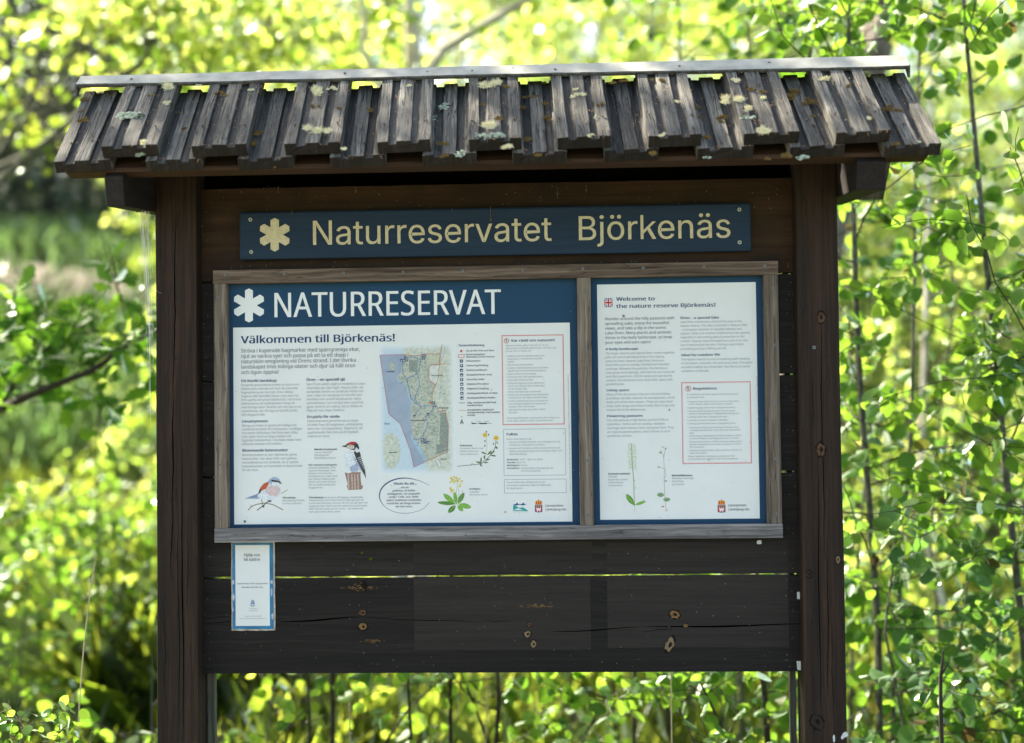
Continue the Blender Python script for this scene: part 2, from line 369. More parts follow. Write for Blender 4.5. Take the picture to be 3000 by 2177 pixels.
def cracks(name, parent, specs, y, label=None):
    """specs in photo pixels: (u0, v0, u1, v1, half width mm)"""
    for k, (u0, v0, u1, v1, hw) in enumerate(specs):
        mb = MB(); a = at(u0, v0, y); b = at(u1, v1, y)
        sheet_strip(mb, crackline(a.x, a.z, b.x, b.z), hw*.001, y-.0003-.00001*k)
        mb.build(name, M['crackgapblack'], parent)

V = 1.32275
cracks('drying_crack', lp, [(516, 620, 508, 1160, 1.3), (508, 1160, 505, 1480, 1.6), (532, 1300, 538, 2170, 1.5), (507, 1440, 500, 1700, 1.0), (521, 1540, 527, 2140, .9), (480, 1750, 486, 2100, .5), (551, 1500, 548, 1800, .5)], PY0)
cracks('drying_crack', rp, [(2404, 900, 2415, 1650, 1.0), (2396, 1380, 2404, 2080, 1.1), (2424, 1560, 2426, 2050, .8), (2379, 1100, 2384, 1240, .6), (2436, 1820, 2441, 2100, .5)], PY0)
M['knot'] = plain('brown_knot', (.085, .045, .024), .7, .2, 0, .45, 160)
M['knotd'] = plain('dark_knot_ring', (.010, .0065, .0045), .8, .15, 0, .4, 160)
M['knoty'] = plain('bare_ochre_wood', (.19, .11, .042), .8, .15, 0, .55, 260)
M['knotp'] = plain('pale_bare_wood', (.20, .145, .085), .8, .15, 0, .45, 260)
def knot(parent, u, v, ru, rv, y, mats, tilt=0, name='knot'):
    mb = MB(); c = at(u, v, y); k = 20
    for r, (fac, mi) in enumerate(((1.0, 0), (.80, 1), (.30, 0))):
        pts = []
        for i in range(k):
            a = 2*math.pi*i/k; rr = fac*(1+random.uniform(-.16, .16))+(.12*math.cos(a) if r == 2 else 0)
            px, pz = ru*.757e-3*rr*math.cos(a), rv*.757e-3*rr*math.sin(a)
            px, pz = px*math.cos(tilt)-pz*math.sin(tilt), px*math.sin(tilt)+pz*math.cos(tilt)
            pts.append((c.x+px, y-.0006-.00025*r, c.z+pz))
        mb.face(pts, mi)
    return mb.build(name, mats, parent)
KD = [M['knotd'], M['knot']]
knot(rp, 2405, 930, 13, 19, PY0, KD); knot(rp, 2404, 1317, 15, 23, PY0, KD); knot(rp, 2370, 1682, 10, 13, PY0, [M['knotd'], M['post']])
knot(rp, 2455, 1640, 7, 14, PY0, [M['knotd'], M['knotp']]); knot(rp, 2393, 2115, 20, 25, PY0, [M['knotd'], M['post']], .5)
def screw(parent, u, v, y, r=.0042, mat='screw', name='screw'):
    c = at(u, v, y); mb = MB(); k = 14
    ring = [(c.x+r*math.cos(2*math.pi*i/k), y-.0002, c.z+r*math.sin(2*math.pi*i/k)) for i in range(k)]
    r2 = [(c.x+r*.8*math.cos(2*math.pi*i/k), y-.0014, c.z+r*.8*math.sin(2*math.pi*i/k)) for i in range(k)]
    r3 = [(c.x+r*.35*math.cos(2*math.pi*i/k), y-.0014, c.z+r*.35*math.sin(2*math.pi*i/k)) for i in range(k)]
    r4 = [(c.x+r*.25*math.cos(2*math.pi*i/k), y-.0004, c.z+r*.25*math.sin(2*math.pi*i/k)) for i in range(k)]
    n = len(mb.v); mb.v += ring+r2+r3+r4
    for L_ in range(3):
        for i in range(k):
            j = (i+1) % k; mb.f.append((n+L_*k+i, n+L_*k+j, n+(L_+1)*k+j, n+(L_+1)*k+i)); mb.m.append(0 if L_ < 2 else 1)
    mb.f.append(tuple(n+3*k+i for i in range(k))); mb.m.append(1)
    return mb.build(name, [M[mat], M['crackgapblack']], parent)
screw(rp, 2385, 1018, PY0, .0042)

# -- backing planks, measured at both ends
edges_r = [(2318, 521, 797), (2318, 801, 1093), (2318, 1099, 1378), (2318, 1385, 1679), (2318, 1686, 1967)]
planks = []
BX0, BX1 = -.70, .70                            # ends run in behind the posts' inner edges
for i, (u, vt, vb) in enumerate(edges_r):
    zt, zb = at(u, vt, 0).z, at(u, vb, 0).z
    mb = MB(); n = 40; mat = M['topboard'] if i == 0 else M['board']
    top = []; bot = []
    for k in range(n+1):
        x = -.6573+(.6573+.6621)*k/n
        top.append((x, zt+random.uniform(-.0006, .0006)-(.0012 if i == 1 else 0))); bot.append((x, zb+random.uniform(-.0008, .0008)))
    if i == 4: bot = [(x, zb) for x, z in bot]
    out = bot+top[::-1]
    mb.prism([(p[0], p[1]) for p in out], 0, .022, lambda p, t: (p[0], t, p[1]))
    # n-gon fronts: flip order so the front faces the camera
    o = mb.build('plank', mat, board)
    o.data.flip_normals() if False else None
    planks.append(o)
# long splits and knots of the lower planks
cracks('split', planks[4], [(590, 1826, 830, 1812, .9), (815, 1823, 1060, 1808, 1.9), (1060, 1809, 1420, 1824, .8), (1610, 1852, 1880, 1838, 1.3), (1880, 1838, 2360, 1829, 2.0), (590, 1812, 680, 1806, .6), (1420, 1817, 1500, 1822, .6), (1880, 1850, 1975, 1842, .8)], 0)
lk = planks[4]
knot(lk, 1062, 1795, 13, 11, 0, KD); knot(lk, 1063, 1836, 14, 13, 0, [M['knotd'], M['knoty']]); knot(lk, 1552, 1830, 9, 8, 0, KD)
knot(lk, 1545, 1858, 13, 11, 0, [M['knotd'], M['knotp']]); knot(lk, 1563, 1887, 9, 13, 0, [M['knotd'], M['knotp']], -.2)
knot(lk, 1976, 1800, 18, 14, 0, [M['knotd'], M['knoty']], -.3); knot(lk, 1962, 1888, 14, 26, 0, [M['knotd'], M['knotp']], -.45); knot(lk, 2009, 1833, 8, 6, 0, [M['knotd'], M['knoty']])
knot(lk, 1055, 1950, 12, 9, 0, [M['knotd'], M['board']])
def flare(parent, u, v, wpx, hpx, mat, core=True):        # bare-wood streaks where stain has flaked round a knot
    mb = MB(); random.seed(int(u))
    for i in range(46):
        a = random.gauss(0, .42)*wpx; yv = random.gauss(0, .3)*hpx*(1-min(1, abs(a)/wpx)*.7); l = random.uniform(5, 16)*(wpx/60)
        p = at(u+a, v+yv, 0); h = random.uniform(.0003, .0008); e = -.0004-.00001*i
        mb.face([(p.x, e, p.z), (p.x+l*.757e-3*.5, e, p.z-h), (p.x+l*.757e-3, e, p.z+.0002), (p.x+l*.757e-3*.5, e, p.z+h)])
    return mb.build('flaked_stain', mat, parent)
flare(lk, 1045, 1722, 60, 22, M['knoty']); knot(lk, 1068, 1715, 9, 16, 0, [M['knotd'], M['knotd']], .3); flare(lk, 1570, 1776, 48, 12, M['knoty']); flare(lk, 1085, 1878, 34, 10, M['knoty'])
knot(lk, 1084, 1877, 7, 5, 0, [M['knotd'], M['knot']])
random.seed(21)
# paler patches where a bigger panel was once screwed up
M['faded'] = wood('faded_plank_patch', (.013, .011, .0095), (.0225, .0185, .016), (.034, .028, .0245), 'X', fib=190, crack=.5, crackw=.004, bump=.5, long=.8)
for pl, quads in ((planks[3], [((1212, 1590), (1736, 1674)), ((1776, 1590), (2310, 1672))]), (planks[4], [((1212, 1690), (1732, 1902)), ((1778, 1688), (2312, 1896))])):
    for a, b in quads:
        mb = MB(); p, q = at(*a, 0), at(*b, 0)
        out = []
        k = 12
        for i in range(k+1): out.append((p.x+(q.x-p.x)*i/k, q.z+random.uniform(-.001, .001)))
        for i in range(k+1): out.append((q.x-(q.x-p.x)*i/k, p.z))
        mb.face([(x, -.0003, z) for x, z in out]); mb.build('faded_patch', M['faded'], pl)
# cleats behind the planks on the inner side of each post
for x0, x1, lab in ((-.6560, -.6400, None), (.6415, .6545, None)):
    mb = MB(); mb.box(x0, x1, .0245, .046, -.3, 1.90); mb.build('cleat', M['cleat'], board)

# -- roof
EAVE = Vector((0, -.2993, 1.9834)); RIDGE = Vector((0, -.0556, 2.191))
SD = (RIDGE-EAVE); SLEN = SD.length; SD = SD.normalized(); SN = Vector((1, 0, 0)).cross(SD).normalized()   # up the slope, out of the slope
SHEAR = -.0157/SLEN                              # the roof has racked a little to one side
TH = .027
def onroof(u, v, h=0.0):
    """photo pixel -> point on the plane of the lower roof boards, raised h along its normal"""
    d = ray(u, v); p0 = EAVE+SN*h; t = (p0-CAM).dot(SN)/d.dot(SN); return CAM+d*t
def board_mesh(w, length, ends):
    prof = [(0, 0), (.205, 0), (.215, -.0068), (.355, -.0068), (.365, 0), (.63, 0), (.64, -.0068), (.775, -.0068), (.785, 0), (1, 0)]
    n = 9; mb = MB(); rows = []
    for k in range(n+1):
        t = k/n; r = []
        for i, (a, h) in enumerate(prof):
            j = random.uniform(-.0009, .0009)
            r.append(((a-.5)*w+j, t*length+(random.uniform(-.0015, .0015) if k in (0, n) else 0), h+random.uniform(-.0006, .0006)))
        r += [(w/2, t*length, -TH), (-w/2, t*length, -TH)]
        rows.append(r)
    K = len(rows[0])
    for r in rows: mb.v += r
    for k in range(n):
        for i in range(K):
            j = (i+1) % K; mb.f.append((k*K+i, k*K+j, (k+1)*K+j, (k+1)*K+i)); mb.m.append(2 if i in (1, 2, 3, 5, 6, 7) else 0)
    mb.f.append(tuple(reversed(range(K)))); mb.m.append(1); mb.f.append(tuple(range(n*K, (n+1)*K))); mb.m.append(1)
    return mb
def roof_frame(p, sd, sn):
    X = sd.cross(sn)
    return Matrix(((X.x, sd.x, sn.x, p.x), (X.y, sd.y, sn.y, p.y), (X.z, sd.z, sn.z, p.z), (0, 0, 0, 1)))
low_u = [(156, 320), (426, 587), (696, 856), (966, 1128), (1238, 1395), (1502, 1661), (1771, 1932), (2044, 2210), (2314, 2479), (2590, 2760)]
up_u = [(292, 457), (560, 720), (832, 996), (1103, 1261), (1373, 1528), (1634, 1792), (1901, 2058), (2182, 2347), (2452, 2614)]
low_v = [480, 493, 500, 503, 503, 500, 496, 489, 478, 462]
def eave_x(u, v, up):
    h = TH+.001 if up else 0; p = EAVE+SN*h; return at(u, v, p.y).x
SDl = (SD+Vector((SHEAR, 0, 0))).normalized()
roofboards = []
for up, L_ in ((0, low_u), (1, up_u)):
    for i, (a, b) in enumerate(L_):
        v = np.interp((a+b)/2, [236, 1450, 2675], [480, 495, 440])
        x0, x1 = eave_x(a, v, up), eave_x(b, v, up); wd = x1-x0
        xc = (x0+x1)/2
        # the ends' own position along the slope (the eave line is not perfectly straight)
        off = random.uniform(-.003, .003); sl_ = SLEN+.001
        base = EAVE+SN*((TH+.001) if up else 0)+SD*((.009 if up else 0)+off); base.x = xc
        mb = board_mesh(wd, (sl_-.008 if up else sl_-.014)+random.uniform(-.003, .003), 0)
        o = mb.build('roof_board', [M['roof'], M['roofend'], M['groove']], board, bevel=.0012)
        sd = (SD+Vector((SHEAR+random.uniform(-.006, .006), 0, 0))).normalized()
        o.matrix_world = roof_frame(base, sd, (SN-sd*SN.dot(sd)).normalized())
        roofboards.append(o); o['w'] = wd
        # nail heads on the battens
        for fy in (.075, SLEN-.03):
            for fx in (-.40, .40) if up else ((-.30, .02) if i in (0, 9) else ()):
                nb = MB(); k = 8; h = random.uniform(.002, .007); tx, ty = random.uniform(-.002, .002), random.uniform(-.002, .002)
                nb.tube([(0, 0, -.001), (tx, ty, h)], .0011, 6); nb.tube([(tx, ty, h), (tx, ty, h+.0012)], .0030, 8)
                q = nb.build('nail', M['nail'], o); q.location = (fx*wd+random.uniform(-.004, .004), fy+random.uniform(-.006, .006), 0)
# back slope, mirrored about the ridge line
YR = -.022
SDb = Vector((0, -SD.y, SD.z)); SNb = Vector((0, -SN.y, SN.z))
for k, o in enumerate(roofboards):
    up = k >= 10
    c = o.copy(); COL.objects.link(c); c.parent = board
    base = Vector((o.matrix_world.translation.x, 2*YR-o.matrix_world.translation.y, o.matrix_world.translation.z))
    f = roof_frame(base-SDb*.045, SDb, SNb); c.matrix_world = f
    if not up: c.matrix_world = roof_frame(base-SDb*.012, SDb, SNb)
# ridge cap: folded metal sheet, front flange seen from below its edge
def ridge_cap():
    A = onroof(222, 246, TH+.007); B = onroof(2664, 190.8, TH+.007); At = at(237, 222.8, A.y+.034); Bt = at(2654, 161.5, B.y+.034)
    mb = MB(); n = 60; T = .0012
    prof_n = 7
    rows = []
    for i in range(n+1):
        t = i/n; sag = -.0012*math.sin(t*9)+random.uniform(-.0005, .0005)+(.002*math.exp(-((t-.24)/.03)**2))
        f = A.lerp(B, t); r = At.lerp(Bt, t); lip = .0030+.0007*random.random()
        yb = 2*YR+.040-.002                      # back bend
        row = [f+Vector((0, .004, -lip-.003+sag)), f+Vector((0, 0, -lip+sag)), f+Vector((0, .0004, sag)), r, Vector((r.x, r.y+.012, r.z+.002)), Vector((r.x, .010, r.z-.001)), Vector((r.x, .014, r.z-.003))]
        inner = [p+Vector((0, T if k < 2 else .0003, -T)) for k, p in enumerate(row)]
        rows.append(row+inner[::-1])
    K = len(rows[0])
    for r in rows: mb.v += [tuple(p) for p in r]
    for i in range(n):
        for q in range(K):
            a = i*K+q; b = i*K+(q+1) % K; mb.f.append((a, b, b+K, a+K)); mb.m.append(1 if q in (0, 1) or q > 6 else 0)
    mb.f.append(tuple(reversed(range(K)))); mb.f.append(tuple(n*K+i for i in range(K))); mb.m += [1, 1]
    o = mb.build('ridge_cap', [M['cap'], M['capdark']], board)
    # turned-down end tabs
    for P, s in ((A, -1), (B, 1)):
        m2 = MB(); x = P.x; m2.hexa([(x-.002, P.y+.003, P.z-.026), (x+.002, P.y+.003, P.z-.026), (x+.002, P.y+.012, P.z-.022), (x-.002, P.y+.012, P.z-.022), (x-.002, P.y-.001, P.z-.001), (x+.002, P.y-.001, P.z-.001), (x+.002, P.y+.045, P.z+.022), (x-.002, P.y+.045, P.z+.022)])
        m2.build('end_tab', M['capdark'], o)
    for u in (2178,):
        p = at(u, 240 - (u-222)*.0205-12, -.06); k = MB(); k.tube([(p.x, p.y-.003, p.z), (p.x, p.y-.006, p.z+.002)], .003, 8); k.build('nail', M['nail'], o)
    return o
cap = ridge_cap()
# batten under the front eave
mb = MB(); x0 = at(190, 515, -.27).x; x1 = at(2722, 466, -.27).x
def under(y): return EAVE.z+(y-EAVE.y)*SD.z/SD.y-TH/SD.y*abs(1.0)*1.0
for ya, yb in ((-.268, -.225), (-.09, -.05)):
    za, zb = under(ya)-.001, under(yb)-.001; h = .040 if ya < -.2 else .05
    mb.hexa([(x0, ya, za-.008), (x1, ya, za-.008), (x1, yb, zb-.050), (x0, yb, zb-.050), (x0, ya, za), (x1, ya, za), (x1, yb, zb), (x0, yb, zb)])
    o = mb.build('roof_batten', M['fascia'], board, bevel=.0015); mb = MB()
mb = MB(); mb.box(-.656, .661, .026, .060, 1.895, 2.085); o = mb.build('eave_gap_blocker', M['crackgapblack'], board)  # filler board added to block leaking light; black paints the gap's shade
# cross beams on the outer side of each post carrying the roof
for side in (-1, 1):
    if side < 0: xo, xi = at(393, 604, -.255).x-.058, -.7496
    else: xo, xi = at(2510, 557, -.255).x+.058, .7520
    zb = at(393, 604, -.255).z if side < 0 else at(2510, 557, -.255).z
    zt = under(-.262)-.024
    a, b = sorted((xo, xi))
    mb = MB()
    far = (at(2453, 602, .29).z if side > 0 else at(452.7, 628.4, .22).z); zk = zb+(far-zb)*.8
    out = [(-.255, zb), (.215, zk), (.225, zt), (.05, under(-.262)+.13), (-.11, under(-.262)+.11), (-.270, zt)]
    mb.prism(out, a, b, lambda p, t: (t, p[0], p[1]))
    # the beam proper is 60 mm wide; it is bolted a block's width off the post
    o = mb.build('cross_beam', M['bracket'], board, bevel=.002)

# ================================================================== TITLE SIGN
C6 = Crop(550, 560, 2.52)
TY = -.022
def slab(name, label, cat, pts, yf, yb, mat, bevel=.002):
    """a flat board hung on the planks: pts = photo pixels of its corners"""
    P = [at(*p, yf) for p in pts]; mb = MB()
    x0 = (P[0].x+P[3].x)/2; x1 = (P[1].x+P[2].x)/2; z1 = (P[0].z+P[1].z)/2; z0 = (P[2].z+P[3].z)/2
    mb.box(x0, x1, yf, yb, z0, z1); o = mb.build(name, mat, None, bevel=bevel)
    return o, (x0, x1, z0, z1)
M['signwood'] = wood('blue_painted_wood', (.006, .019, .040), (.009, .026, .052), (.013, .035, .068), 'X', fib=120, crack=.75, crackw=.004, bump=.35, rough=.55)
sign = empty('title_sign', 'long dark blue wooden sign with carved cream name and star under the roof', 'sign', at(1450, 680, -.011))
def adopt(o, par):
    o.parent = par; o.matrix_parent_inverse = Matrix.Translation(-Vector(par.location)); return o
so_, tb = slab('sign_board', '', '', [(700, 620.3), (2198, 596), (2204, 735), (701.6, 761.2)], TY, -.0003, M['signwood'], .004); adopt(so_, sign)
def star(C, cx, cy, r_out, arm_w, inner, rot=0, lobes='pt'):
    pts = []
    for k in range(6):
        a = rot+math.pi/2-k*math.pi/3; d = (math.cos(a), math.sin(a)); n = (-d[1], d[0])
        inner = 1.732*arm_w+.6
        for s, rr in ((1, inner), (1, r_out-arm_w*.5), (0, r_out), (-1, r_out-arm_w*.5), (-1, inner)):
            pts.append((cx+d[0]*rr+n[0]*s*arm_w, cy-(d[1]*rr+n[1]*s*arm_w)))
    return pts
ink = Ink(TY-.0012)
ink.lay = 0
ink.text(C6, 905, 398, 181, 'Naturreservatet', M['cream'], wref=(0, 2687), res=4, bold=.0025, lay=0, fnt='G')
# Björkenäs: from its own crop reading (source pixels)
CS = Crop(0, 0, 1)
ink.text(CS, 1688, 704, 70.5, 'Björkenäs', M['cream'], wref=(0, 2140), res=4, bold=.0025, lay=0, fnt='G')
adopt(ink.build('lettering', None), sign)
ink = Ink(TY-.0012); ink.poly(C6, star(C6, 642, 322, 124, 31, 54), M['cream'], 0); adopt(ink.build('star_emblem', None), sign)
def rounded_star(): pass
for p in ((733.5, 643.5), (736, 738), (2166, 614), (2167, 710)):
    adopt(screw(None, *p, TY, .0048, 'screwl'), sign) if 'screwl' in M else None
M['screwl'] = plain('pale_screw_head', (.42, .44, .34), .5, .3, .2)
for p in ((733.5, 643.5), (736, 738), (2166, 614), (2167, 710)): adopt(screw(None, *p, TY, .0046, 'screwl'), sign)

# ================================================================== FRAME
frame = empty('panel_frame', 'weathered grey brown batten frame with screws around the two information panels', 'frame', at(1460, 1200, -.014))
FY = -.028; X0, X1, Z1 = -.625, .625, 1.7839; Z0 = Z1-.6047
rh = .0300
def rail(name, x0, x1, z0, z1, mat, y=FY, label=None):
    mb = MB(); mb.box(x0, x1, y, -.0003, z0, z1); o = mb.build(name, M[mat], None, bevel=.0012)
    c = ((x0+x1)/2, 0, (z0+z1)/2); center_origin(o, c); adopt(o, frame)
    if label: o['label'] = label
    return o
tr = rail('rail', X0, X1, Z1-rh, Z1, 'frameX'); br = rail('rail', X0, X1, Z0, Z0+.031, 'frameXg', label='silver grey bottom rail')
zi0, zi1 = Z0+.0312, Z1-rh-.0002
ls = rail('stile', X0+.001, X0+.031, zi0, zi1, 'frameZ', FY+.001)
mx0 = at(1690, 850, FY).x; ms = rail('stile', mx0, mx0+.0305, zi0, zi1, 'frameZ', FY+.001); rs = rail('stile', X1-.0325, X1-.001, zi0, zi1, 'frameZ', FY+.001)
C4 = Crop(620, 740, 3.2926)
def scr(par, pts):
    for (u, v) in pts:
        o = screw(None, u, v, FY, .0034); o.parent = par; o.matrix_parent_inverse = Matrix.Translation(-Vector(frame.location)-Vector(par.location))@Matrix.Identity(4)
def scr_rail(par, z, xs):
    for x in xs:
        o = screw(None, 0, 0, FY, .0034); 
def screw_at(par, x, z, y=FY):
    mb_o = screw(None, 1500, 1088, y, .0034); c = at(1500, 1088, y)
    mb_o.data.transform(Matrix.Translation((-c.x, -y, -c.z))); mb_o.parent = par
    loc = Vector((x, y, z))-Vector(frame.location)-(Vector(par.location)-Vector(frame.location)); mb_o.location = Vector((x, y, z))-PW[par.name]
PW = {}
for o, c in ((tr, ((X0+X1)/2, Z1-rh/2)), (br, ((X0+X1)/2, Z0+.0155)), (ls, (X0+.016, (zi0+zi1)/2)), (ms, (mx0+.01525, (zi0+zi1)/2)), (rs, (X1-.01675, (zi0+zi1)/2))): PW[o.name] = Vector((c[0], 0, c[1]))
for i in range(10): screw_at(tr, X0+.028+i*.1325, Z1-.011+random.uniform(-.001, .001)); screw_at(br, X0+.028+i*.1325, Z0+.011+random.uniform(-.001, .001))
for o, x in ((ls, X0+.0115), (ms, mx0+.017), (rs, X1-.0115)):
    for i in range(4): screw_at(o, x+random.uniform(-.001, .001), zi1-.03-i*.124, FY+.001)
    screw_at(o, x, zi0+.022, FY+.001)

# ================================================================== PANELS
PYF = -.008
def panel(name, label, x0, x1):
    e = empty(name, label, 'information panel', ((x0+x1)/2, -.004, (zi0+zi1)/2))
    mb = MB(); mb.box(x0+.0004, x1-.0004, PYF, -.0004, zi0+.0003, zi1-.0003); o = mb.build('panel_sheet', M['blue'], None); adopt(o, e); return e
P1 = panel('information_panel', 'wide blue and white panel headed NATURRESERVAT with map and birds', X0+.031, mx0)
P2 = panel('information_panel', 'narrow blue and white panel in English with a small British flag', mx0+.0305, X1-.0325)
def part(ink, name, par, label=None):
    if isinstance(ink, SepInk):
        for i in ink.parts: adopt(i.build(name, None, label), par)
        return
    o = ink.build(name, None, label); adopt(o, par); return o
C5 = Crop(620, 1100, 3.2926); C7 = Crop(1100, 940, 2.6548); D1 = Crop(1690, 760, 3.2923); D2 = Crop(1690, 1200, 3.4892)
ink = Ink(PYF); ink.fill(CS, (683, 960), (1677, 1528), M['white'], 1); part(ink, 'white_field', P1)
ink = Ink(PYF); ink.fill(CS, (1749, 834), (2226, 1519), M['white'], 1); part(ink, 'white_field', P2)
ink = Ink(PYF); ink.poly(C4, star(C4, 360, 510, 164, 38, 64), M['printwhite'], 2)
ink.text(C4, 583, 625, 237, 'NATURRESERVAT', M['printwhite'], wref=(0, 2789), fnt='H', bold=.008, lay=2, res=4); part(ink, 'headline', P1)
ink = SepInk(PYF)
ink.text(C4, 285, 877, 72, 'Välkommen till Björkenäs!', M['navy'], wref=(0, 1765), bold=.028)
B = dict(m=M['navy'], bold=.03)
ink.text(C4, 285, 1250, 25, 'Ett lövrikt landskap', wref=(0, 627), **B)
ink.text(C5, 913, 54, 26, 'Ören – en speciell sjö', wref=(0, 1287), **B)
ink.text(C5, 920, 411, 25, 'En pärla för uteliv', wref=(0, 1237), **B)
ink.text(C5, 290, 455, 25, 'Livsutrymmen', wref=(0, 540), **B)
ink.text(C5, 294, 736, 25, 'Blommande betesmarker', wref=(0, 737), **B)
ink.text(C7, 1053, 163, 19, 'Var rädd om naturen!', wref=(0, 1392), **B)
ink.text(C7, 1018, 891, 19, 'Fakta', wref=(0, 1103), **B)
ink.text(C7, 645, 199, 15, 'Teckenförklaring', wref=(0, 845), **B)
part(ink, 'heading', P1)
ink = SepInk(PYF)
ink.text(C4, 283, 965, 36, ['Ströva i kuperade hagmarker med spärrgreniga ekar,', 'njut av vackra vyer och passa på att ta ett dopp i', 'naturskön omgivning vid Örens strand. I det lövrika', 'landskapet trivs många växter och djur så håll öron', 'och ögon öppna!'], M['grey'], pitch=52.5, wref=(0, 1430), bold=.006)
T = dict(m=M['dimgrey'])
ink.text(C5, 285, 104, 22, ['De gamla grova ekarna breder ut sina kronor', 'tillsammans med ask och lind i de sluttande', 'hagmarkerna ner mot sjön Ören. Mellan', 'hagarna står lövträden tätare, men även här', 'finns gamla och grova ädellövträd. I de branta', 'hällmarkerna vid utsiktsplatsen trängs de', 'med knotiga tallar. Branten ner mot sjön är en', 'nyckelbiotop, det vill säga ett särskilt värde-', 'fullt skogsområde.'], pitch=36, wref=(0, 850), **T)
ink.text(C5, 915, 96, 22, ['Sjön Örens vatten utgör en tredjedel av natur-', 'reservates yta. Sjön ingår i Natura 2000 - ett', 'europeiskt nätverk av värdefulla miljöer och', 'arter. Utter och stensimpa är två arter som', 'betraktas som särskilt skyddsvärda i detta', 'sammanhang. I och vid sjön lever också fisk-', 'gjuse, storlom och röding. Det är tillåtet att', 'fiska om man köper fiskekort.'], pitch=36.3, wref=(0, 1490), **T)
ink.text(C5, 922, 450, 22, ['Naturreservatet genomkorsas av stigar.', 'De leder fram till badplatsen, utsiktsplatser', 'samt rast- och lägerplatser. Stigarna är väl', 'upptrampade men tänk på att höjdskill-', 'naderna är stora.'], pitch=37, wref=(0, 1420), **T)
ink.text(C5, 291, 495, 22, ['Många av träden är gamla och ihåliga och', 'värdefulla bostäder för hackspettar, småfåglar', 'och andra hålhäckare. Det finns även döda', 'träd, både i form av höga stubbar och', 'liggande trädstammar. I de döda träden lever', 'sällsynta svampar och insekter.'], pitch=35.6, wref=(0, 817), **T)
ink.text(C5, 294, 778, 22, ['Blomsterprakten är stor i Björkenäs gamla', 'betesmarker. Här växer örter som gullviva,', 'mandelblomma och solvända. De är typiska', 'hagmarksväxter och beroende av djurens bete', 'för att trivas.'], pitch=36.6, wref=(0, 820), **T)
part(ink, 'paragraph', P1)
ink = SepInk(PYF); Q = dict(m=M['dimgrey'])
BB = dict(m=M['black'], bold=.03)
ink.text(C5, 989, 722, 17, 'Mindre hackspett', wref=(0, 1210), **BB)
ink.text(C5, 989, 750, 17, ['Lesser Spotted', 'Woodpecker', '(Dryobates minor)'], pitch=27.5, wref=(0, 1162), shear=.2, **Q)
ink.text(C5, 932, 872, 17, 'Vår minsta hackspett,', wref=(0, 1212), m=M['grey'], bold=.03)
ink.text(C5, 932, 899, 17, ['mindre hackspett, trivs', 'i gamla lövskogar. Den', 'häckar i murkna löv-', 'trädsstammar eller stub-', 'bar (oftast klibbal eller', 'björk) och lever till stor', 'del av vedlevande skal-', 'baggslarver.'], pitch=27.4, wref=(0, 1197), **Q)
ink.text(C5, 681, 1188, 17, 'Törnskata', wref=(0, 808), **BB)
ink.text(C5, 681, 1215, 17, ['Red-backed Shrike', '(Lanius collurio)'], pitch=28, wref=(0, 897), shear=.1, **Q)
ink.text(C5, 937, 1186, 17, 'Törnskatan', wref=(0, 1080), **BB)
ink.text(C5, 1090, 1186, 17, 'är knuten till öppna, insektsrika', wref=(0, 1458), **Q)
ink.text(C5, 937, 1213, 17, ['betesmarker och hanen känns lätt igen på sin', 'svarta banditmask. Kanske får du syn på den i en', 'taggig buske i färd med att spetsa en gräshoppa', 'eller annan insekt på ett törne – ett beteende', 'som gett arten dess namn.'], pitch=27.7, wref=(0, 1466), **Q)
ink.text(C7, 655, 976, 12, 'Solvända', wref=(0, 750), **BB); ink.text(C7, 655, 998, 12, ['Common Rock-rose', '(Helianthemum', 'nummularium)'], pitch=22.5, wref=(0, 838), shear=.15, **Q)
ink.text(C7, 730, 1313, 12, 'Gullviva', wref=(0, 814), **BB); ink.text(C7, 730, 1336, 12, ['Cowslip', '(Primula veris)'], pitch=22.5, wref=(1, 870), shear=.15, **Q)
part(ink, 'caption', P1)
# legend
ink = Ink(PYF); rows = ['Information', 'Parkering/Parking', 'Badstrand/Beach', 'Rastplats/Picnic area', 'Dass/Dry toilet', 'Eldplats/Fire place', 'Tältplats/Camping', 'Utsiktsplats/Point of view', 'Vindskydd/Wind shelter']
ends = [815, 877, 867, 905, 848, 881, 881, 951, 934]
def icon(ink, C, x, y, h, k, lay=6):
    ink.fill(C, (x-h, y-h), (x+h, y+h), M['navy'], lay); W = M['printwhite']; l = lay+1
    if k == 0: ink.fill(C, (x-h*.2, y-h*.2), (x+h*.2, y+h*.7), W, l); ink.disc(C, (x, y-h*.5), h*.22, W, l, 8)
    elif k == 1: ink.fill(C, (x-h*.4, y-h*.7), (x-h*.1, y+h*.7), W, l); ink.disc(C, (x+h*.1, y-h*.3), h*.4, W, l, 10)
    elif k in (2, 8): ink.poly(C, [(x-h*.7, y+h*.6), (x+h*.7, y+h*.6), (x+h*.6, y-h*.5)], W, l)
    elif k == 3: ink.fill(C, (x-h*.7, y), (x+h*.7, y+h*.2), W, l); ink.poly(C, [(x-h*.5, y+h*.7), (x, y), (x+h*.5, y+h*.7)], W, l)
    elif k == 4: ink.fill(C, (x-h*.4, y-h*.7), (x+h*.4, y-h*.2), W, l); ink.fill(C, (x-h*.25, y), (x+h*.25, y+h*.7), W, l)
    else: ink.poly(C, [(x-h*.7, y+h*.6), (x, y-h*.7), (x+h*.7, y+h*.6)], W, l)
for i, (t, e) in enumerate(zip(rows, ends)):
    y = 313+i*36.0; icon(ink, C7, 668+i*.6, y, 12, i)
    ink.text(C7, 705+i*.6, y+5, 12.5, t, M['grey'], wref=(0, e), shear=.2, bold=.03)
ink.disc(C7, (667, 235), 9, M['red'], 5); ink.text(C7, 704, 239, 12.5, 'Du är här /You are here', M['grey'], wref=(0, 923), shear=.2, bold=.03)
